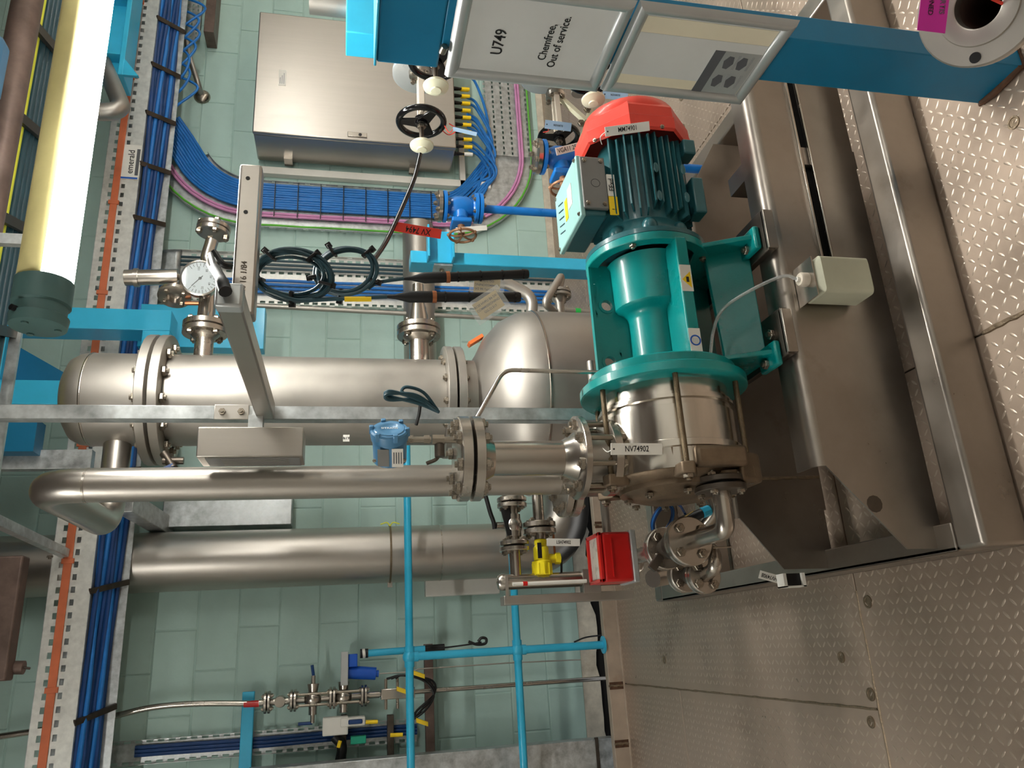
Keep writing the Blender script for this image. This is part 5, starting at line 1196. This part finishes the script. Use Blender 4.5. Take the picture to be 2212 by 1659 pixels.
ch = tag(MB().box((at(475, 208, Y=5.19).x, 5.188, at(475, 208, Y=5.19).z), (at(385, 150, Y=5.19).x, 5.195, at(385, 150, Y=5.19).z)).build('access_plate', 'wall_paint', bev=.002), 'painted square access plate behind the wall rosette', 'plate') if False else None
# overhead ladder and pipes in the top corner
ld = thing('cable_ladder', 'dark overhead cable ladder with flat side rails', 'cable ladder', (2.2, 2.9, 2.86))
LZ_ = at(38, 230, Y=2.88).z + .033
for y in (2.74, 3.1): MB().box((.5, y, LZ_ - .09), (4.4, y + .015, LZ_ - .05)).build('side_rail', 'galvanised', ld)
for x in range(9): MB().bar((.7 + x * .45, 2.75, LZ_ - .066), (.7 + x * .45 + .12, 3.11, LZ_ - .066), .04, .02).build('rung', 'dark_steel', ld)
for i in range(2):
    tag(MB().cyl((.5, 2.86 + .05 * i, LZ_ - .033), (4.4, 2.86 + .05 * i, LZ_ - .033), .022, n=10).build('cable', 'cable_yellow'), 'thick yellow-green cable lying on the dark ladder', 'cable', 'yellow-green cables on the ladder')
for i in range(3):
    tag(MB().cyl((.5, 2.97 + .04 * i, LZ_ - .04), (4.4, 2.97 + .04 * i, LZ_ - .04), .016, n=10).build('cable', 'cable_dark'), 'dark cable lying on the overhead ladder', 'cable', 'dark cables on the ladder')
bp1 = at(60, 0, Y=2.5); tag(MB().cyl((.3, 2.5, bp1.z), (4.4, 2.5, bp1.z), .05, n=24).build('overhead_pipe', 'brown_pipe'), 'brown overhead pipe in front of the cable ladder', 'pipe')
tb_ = at(20, 95, Y=2.3), at(0, 215, Y=2.3); tag(MB().box((tb_[1].x, 2.25, tb_[0].z), (tb_[0].x, 2.33, tb_[0].z + .25)).build('hanger_block', 'transmitter_blue', bev=.02), 'grey-blue steel hanger end at the very top corner', 'hanger')
# ------------------------------------------------------------------ valve set on the left of the wall
YL = 5.02
def Q(x, y, d=0): return at(x, y, Y=YL + d)
wl = thing('valve_line', 'slender process line with a row of flanged valves on the left wall', 'pipe valves', Q(1290, 1470))
MB().tube(smoothpath([Q(-20, 1594), Q(120, 1572), Q(240, 1548), Q(330, 1528), Q(430, 1520), Q(560, 1520)], 6), .017, 14).build('pipe', 'stainless', wl)
MB().cyl(Q(527, 1521), Q(560, 1520), .0185, n=14).build('red_band', 'box_red', wl)
xq = Q(720, 1507).x
def W(px): return V((xq, YL, Q(px, 1507).z))
for i, px in enumerate((578, 634, 718, 786)):
    flange_pair(wl, W(px), ZU, .062, .015, 4, .013, .005, 45, 'stainless')
MB().cyl(W(560), W(820), .02, n=16).build('pipe', 'stainless', wl)
MB().sphere(W(606), .035).cyl(W(606), W(606) + V((.0, -.06, 0)), .03, n=14).build('check_valve', 'stainless', wl)
for px in (676, 742):
    b = MB().sphere(W(px), .048, sz=1.1).cyl(W(px), W(px) + V((.085, 0, 0)), .02, .034, 16).cyl(W(px), W(px) - V((.085, 0, 0)), .024, n=16)
    b.build('valve_body', 'stainless', wl)
    for s in (-.03, .03): MB().cyl(W(px - 30) + V((s, -.035, 0)), W(px + 34) + V((s, -.035, 0)), .008, n=8).build('tie_bolt', 'bolt_steel', wl)
for sx, a in ((1, 676), (-1, 676)):
    t = W(a) + V((sx * .1, 0, 0)); MB().cyl(t - V((sx * .03, 0, 0)), t + V((sx * .03, 0, 0)), .013, n=10).build('test_cock', 'stainless', wl)
    MB().cyl(t + V((sx * .03, 0, 0)), t + V((sx * .09, 0, .01)) if sx > 0 else t + V((-.03, 0, .08)), .009, n=8).build('lever', 'cable_navy', wl)
MB().tube([W(800), W(880), W(1000), W(1200), W(1330)], .014, 12).build('pipe', 'stainless', wl)
MB().box((xq - .03, YL - .05, W(895).z), (xq + .03, YL - .02, W(822).z)).build('clamp_block', 'stainless', wl, bev=.004)
for px in (833, 858):
    for s in (-1, 1): MB().cyl(W(px) + V((0, -.03, 0)), W(px) + V((s * .085, -.03, 0)), .009, n=8).build('solenoid_fitting', 'bolt_steel', wl)
for k in range(3):
    MB().tube(smoothpath([W(835 + 10 * k) + V((.085, -.03, 0)), W(870) + V((.10, -.06, 0)), W(915 + 8 * k) + V((.06, -.06, 0)), W(935) + V((-.02, -.06, 0)), W(918 - 9 * k) + V((-.1, -.05, 0)), W(885) + V((-.16, -.04, 0))]), .007, 8).build('hose', 'black', wl)
for px, py in ((905, 1417), (912, 1520), (870, 1452)): MB().obox(Q(px, py + 40, -.1), IX * .035 + IY * .012, IY * .012, ID * .004).build('marker', 'warn_yellow', wl)
ac = thing('valve_actuator', 'royal blue electric actuator with grey plate and bright blue tube', 'actuator', Q(770, 1440))
p = Q(742, 1408); q = Q(742, 1480); MB().box((q.x, YL - .07, Q(752, 1450).z), (p.x, YL + .07, Q(736, 1450).z)).build('plate', 'plate_grey', ac, bev=.003)
MB().cyl(Q(752, 1452), Q(812, 1455), .038, .036, 20).cyl(Q(810, 1455), Q(818, 1455), .02, n=12).build('motor', 'motor_blue', ac)
MB().box((Q(770, 1440).x, YL - .05, Q(772, 1420).z), (Q(770, 1412).x, YL + .05, Q(752, 1420).z)).build('gear_head', 'motor_blue', ac, bev=.004)
MB().cyl(Q(778, 1412), Q(795, 1411), .027, n=16).build('collar', 'black', ac); MB().cyl(Q(783, 1412), Q(789, 1411), .0278, n=16).build('band', 'label_white', ac)
MB().cyl(Q(795, 1411), Q(920, 1402), .021, n=16).build('blue_tube', 'sky_blue', ac); MB().cyl(Q(918, 1402), Q(960, 1399), .024, n=14).build('end_sleeve', 'black', ac)
MB().tube(smoothpath([Q(960, 1399), Q(985, 1396), Q(1020, 1391), Q(1040, 1387)]), .005, 8).build('lead', 'black', ac)
MB().tube(smoothpath([Q(1012, 1386), Q(1030, 1392), Q(1048, 1390), Q(1050, 1380), Q(1040, 1378), Q(1033, 1386)]), .009, 8).build('loop', 'black', ac)
MB().cyl(W(742) + V((.07, 0, 0)), V((Q(744, 1480).x, YL, W(742).z)), .022, n=14).build('coupling', 'stainless', ac)
MB().tube([Q(818, 1455), Q(885, 1452), Q(905, 1445), Q(1100, 1432), Q(1255, 1425)], .004, 8).build('capillary', 'stainless_dull', ac)
MB().tube(smoothpath([Q(1240, 1387), Q(1265, 1377), Q(1300, 1372)]), .005, 8).build('wire', 'black', ac)
jb = thing('junction_box', 'pale grey junction box with blue cap beside a green terminal block', 'junction box', Q(720, 1565))
j0, j1 = Q(697, 1588), Q(752, 1545); MB().box((j0.x, YL - .09, j1.z), (j1.x, YL + .02, j0.z)).build('box', 'label_white', jb, bev=.006)
j0, j1 = Q(735, 1568), Q(788, 1545); MB().box((j0.x, YL - .1, j1.z), (j1.x, YL, j0.z)).build('box', 'label_white', jb, bev=.006)
j0, j1 = Q(752, 1562), Q(782, 1550); MB().box((j0.x, YL - .12, j1.z), (j1.x, YL - .05, j0.z)).build('cap', 'cable_navy', jb, bev=.006)
j0, j1 = Q(757, 1605), Q(790, 1586); MB().box((j0.x, YL - .09, j1.z), (j1.x, YL - .02, j0.z)).build('terminal_block', 'green_box', jb, bev=.004)
for a, b in (((790, 1560), (816, 1559)), ((843, 1588), (870, 1587)), ((731, 1615), (735, 1600))):
    MB().cyl(Q(*a, -.08), Q(*b, -.08), .011, n=8).build('marker', 'warn_yellow', jb)
MB().tube(smoothpath([Q(722, 1590), Q(738, 1610), Q(735, 1640), Q(725, 1670)]), .03, 10).build('cable_bundle', 'black', jb)
# small vertical tray
x0, x1 = Q(500, 1628).x, Q(500, 1600).x
st2 = tray_v('narrow slotted cable tray on the left wall with navy cables', x0 - .03, x1 + .03, 5.165, Q(905, 1600).z, Q(215, 1600).z, m='galvanised', rows=1)
for i in range(3):
    tag(MB().tube([(x0 + .018 + .02 * i + .003 * math.sin(k), 5.14, Q(905, 1600).z + k * .2) for k in range(9)], .011, 8).build('cable', 'cable_navy'), 'navy cable on the narrow left wall tray', 'cable', 'navy cables on the left wall tray')
for px in (535, 838, 905):
    pA, pB = Q(px, 1640), Q(px + 16, 1560); 
sb = thing('support_struts', 'brown steel support struts under the left wall valves', 'supports', Q(925, 1600))
for py0, py1, px in ((1390, 1640, 923), (1545, 1640, 838), (1545, 1650, 735)):
    a, b = Q(px, py1), Q(px + 14, py0); MB().box((a.x - .05, YL + .06, b.z), (b.x, YL + .11, a.z)).build('strut', 'dark_steel' if px != 923 else 'brown_pipe', sb, bev=.003)
bs = tag(MB().box((Q(535, 1640).x - .3, YL + .05, Q(545, 1560).z), (Q(535, 1495).x, YL + .09, Q(518, 1560).z)).build('flat_bracket', 'sky_blue', bev=.004), 'sky blue flat wall bracket behind the slender process line', 'bracket')
gp2 = thing('galvanised_panel', 'mottled galvanised sheet panel at the left picture edge', 'panel', (-.9, 4.85, 0))
gA = at(900, 1628, Y=4.85); MB().box((-1.6, 4.78, .0), (gA.x, 4.9, 2.1)).build('sheet', 'galvanised', gp2, bev=.004); gB = at(1285, 1600, Y=4.78)
MB().box((gB.x - .35, 4.775, gB.z - .02), (gA.x + .01, 4.79, gB.z)).build('seam', 'dark_steel', gp2)
# high left: steelwork near the ceiling
hl = thing('diagonal_strut', 'dark galvanised diagonal strut reaching to the overhead tray', 'strut', at(145, 1195, Y=4.2))
MB().bar(at(-30, 1115, Y=3.6), at(140, 1195, Y=4.6), .045, .045).build('bar', 'galvanised', hl, bev=.003); inst('bolt', BOLT, hl, orient(at(108, 1200, Y=4.5), XM, .016))
tb2 = tag(MB().box((at(200, 1036, Y=4.0).x, 4.0, 2.62), (at(200, 1000, Y=4.0).x, 4.1, 4.29)).build('hanger_plate', 'galvanised', bev=.003), 'pale galvanised hanger plate beside the pipe elbow', 'hanger') if False else None
gb = thing('hanger_bar', 'galvanised flat hanger bar above the pipe elbow', 'hanger', at(150, 1010, Y=3.6))
a, b = at(190, 1012, Y=4.4), at(190, 990, Y=4.4)
MB().box((a.x, 4.4, at(195, 1010, Y=4.4).z), (b.x + .05, 4.46, 4.29)).build('bar', 'galvanised', gb, bev=.003)
bx = tag(MB().bar(at(270, 1085, Y=4.5), at(360, 1140, Y=5.15), .11, .09).build('support_bracket', 'galvanised', bev=.004), 'slanting galvanised bracket above the wide wall pipe', 'bracket')
rb_ = tag(MB().box((at(20, 1470, Y=4.6).x, 4.4, at(36, 1300, Y=4.4).z), (at(20, 1200, Y=4.4).x, 4.5, 4.29)).build('rusty_duct', 'brown_pipe', bev=.01), 'dark brown duct edge at the upper left corner', 'duct')
ps = thing('pipe_stub', 'short dark pipe stub with pin hanging at the upper left', 'pipe stub', at(60, 1443, Y=4.5))
MB().cyl(at(-60, 1443, Y=4.5), at(52, 1442, Y=4.5), .033, n=18).build('stub', 'brown_pipe', ps); MB().cyl(at(50, 1442, Y=4.5), at(65, 1444, Y=4.5), .006, n=8).build('pin', 'dark_steel', ps)
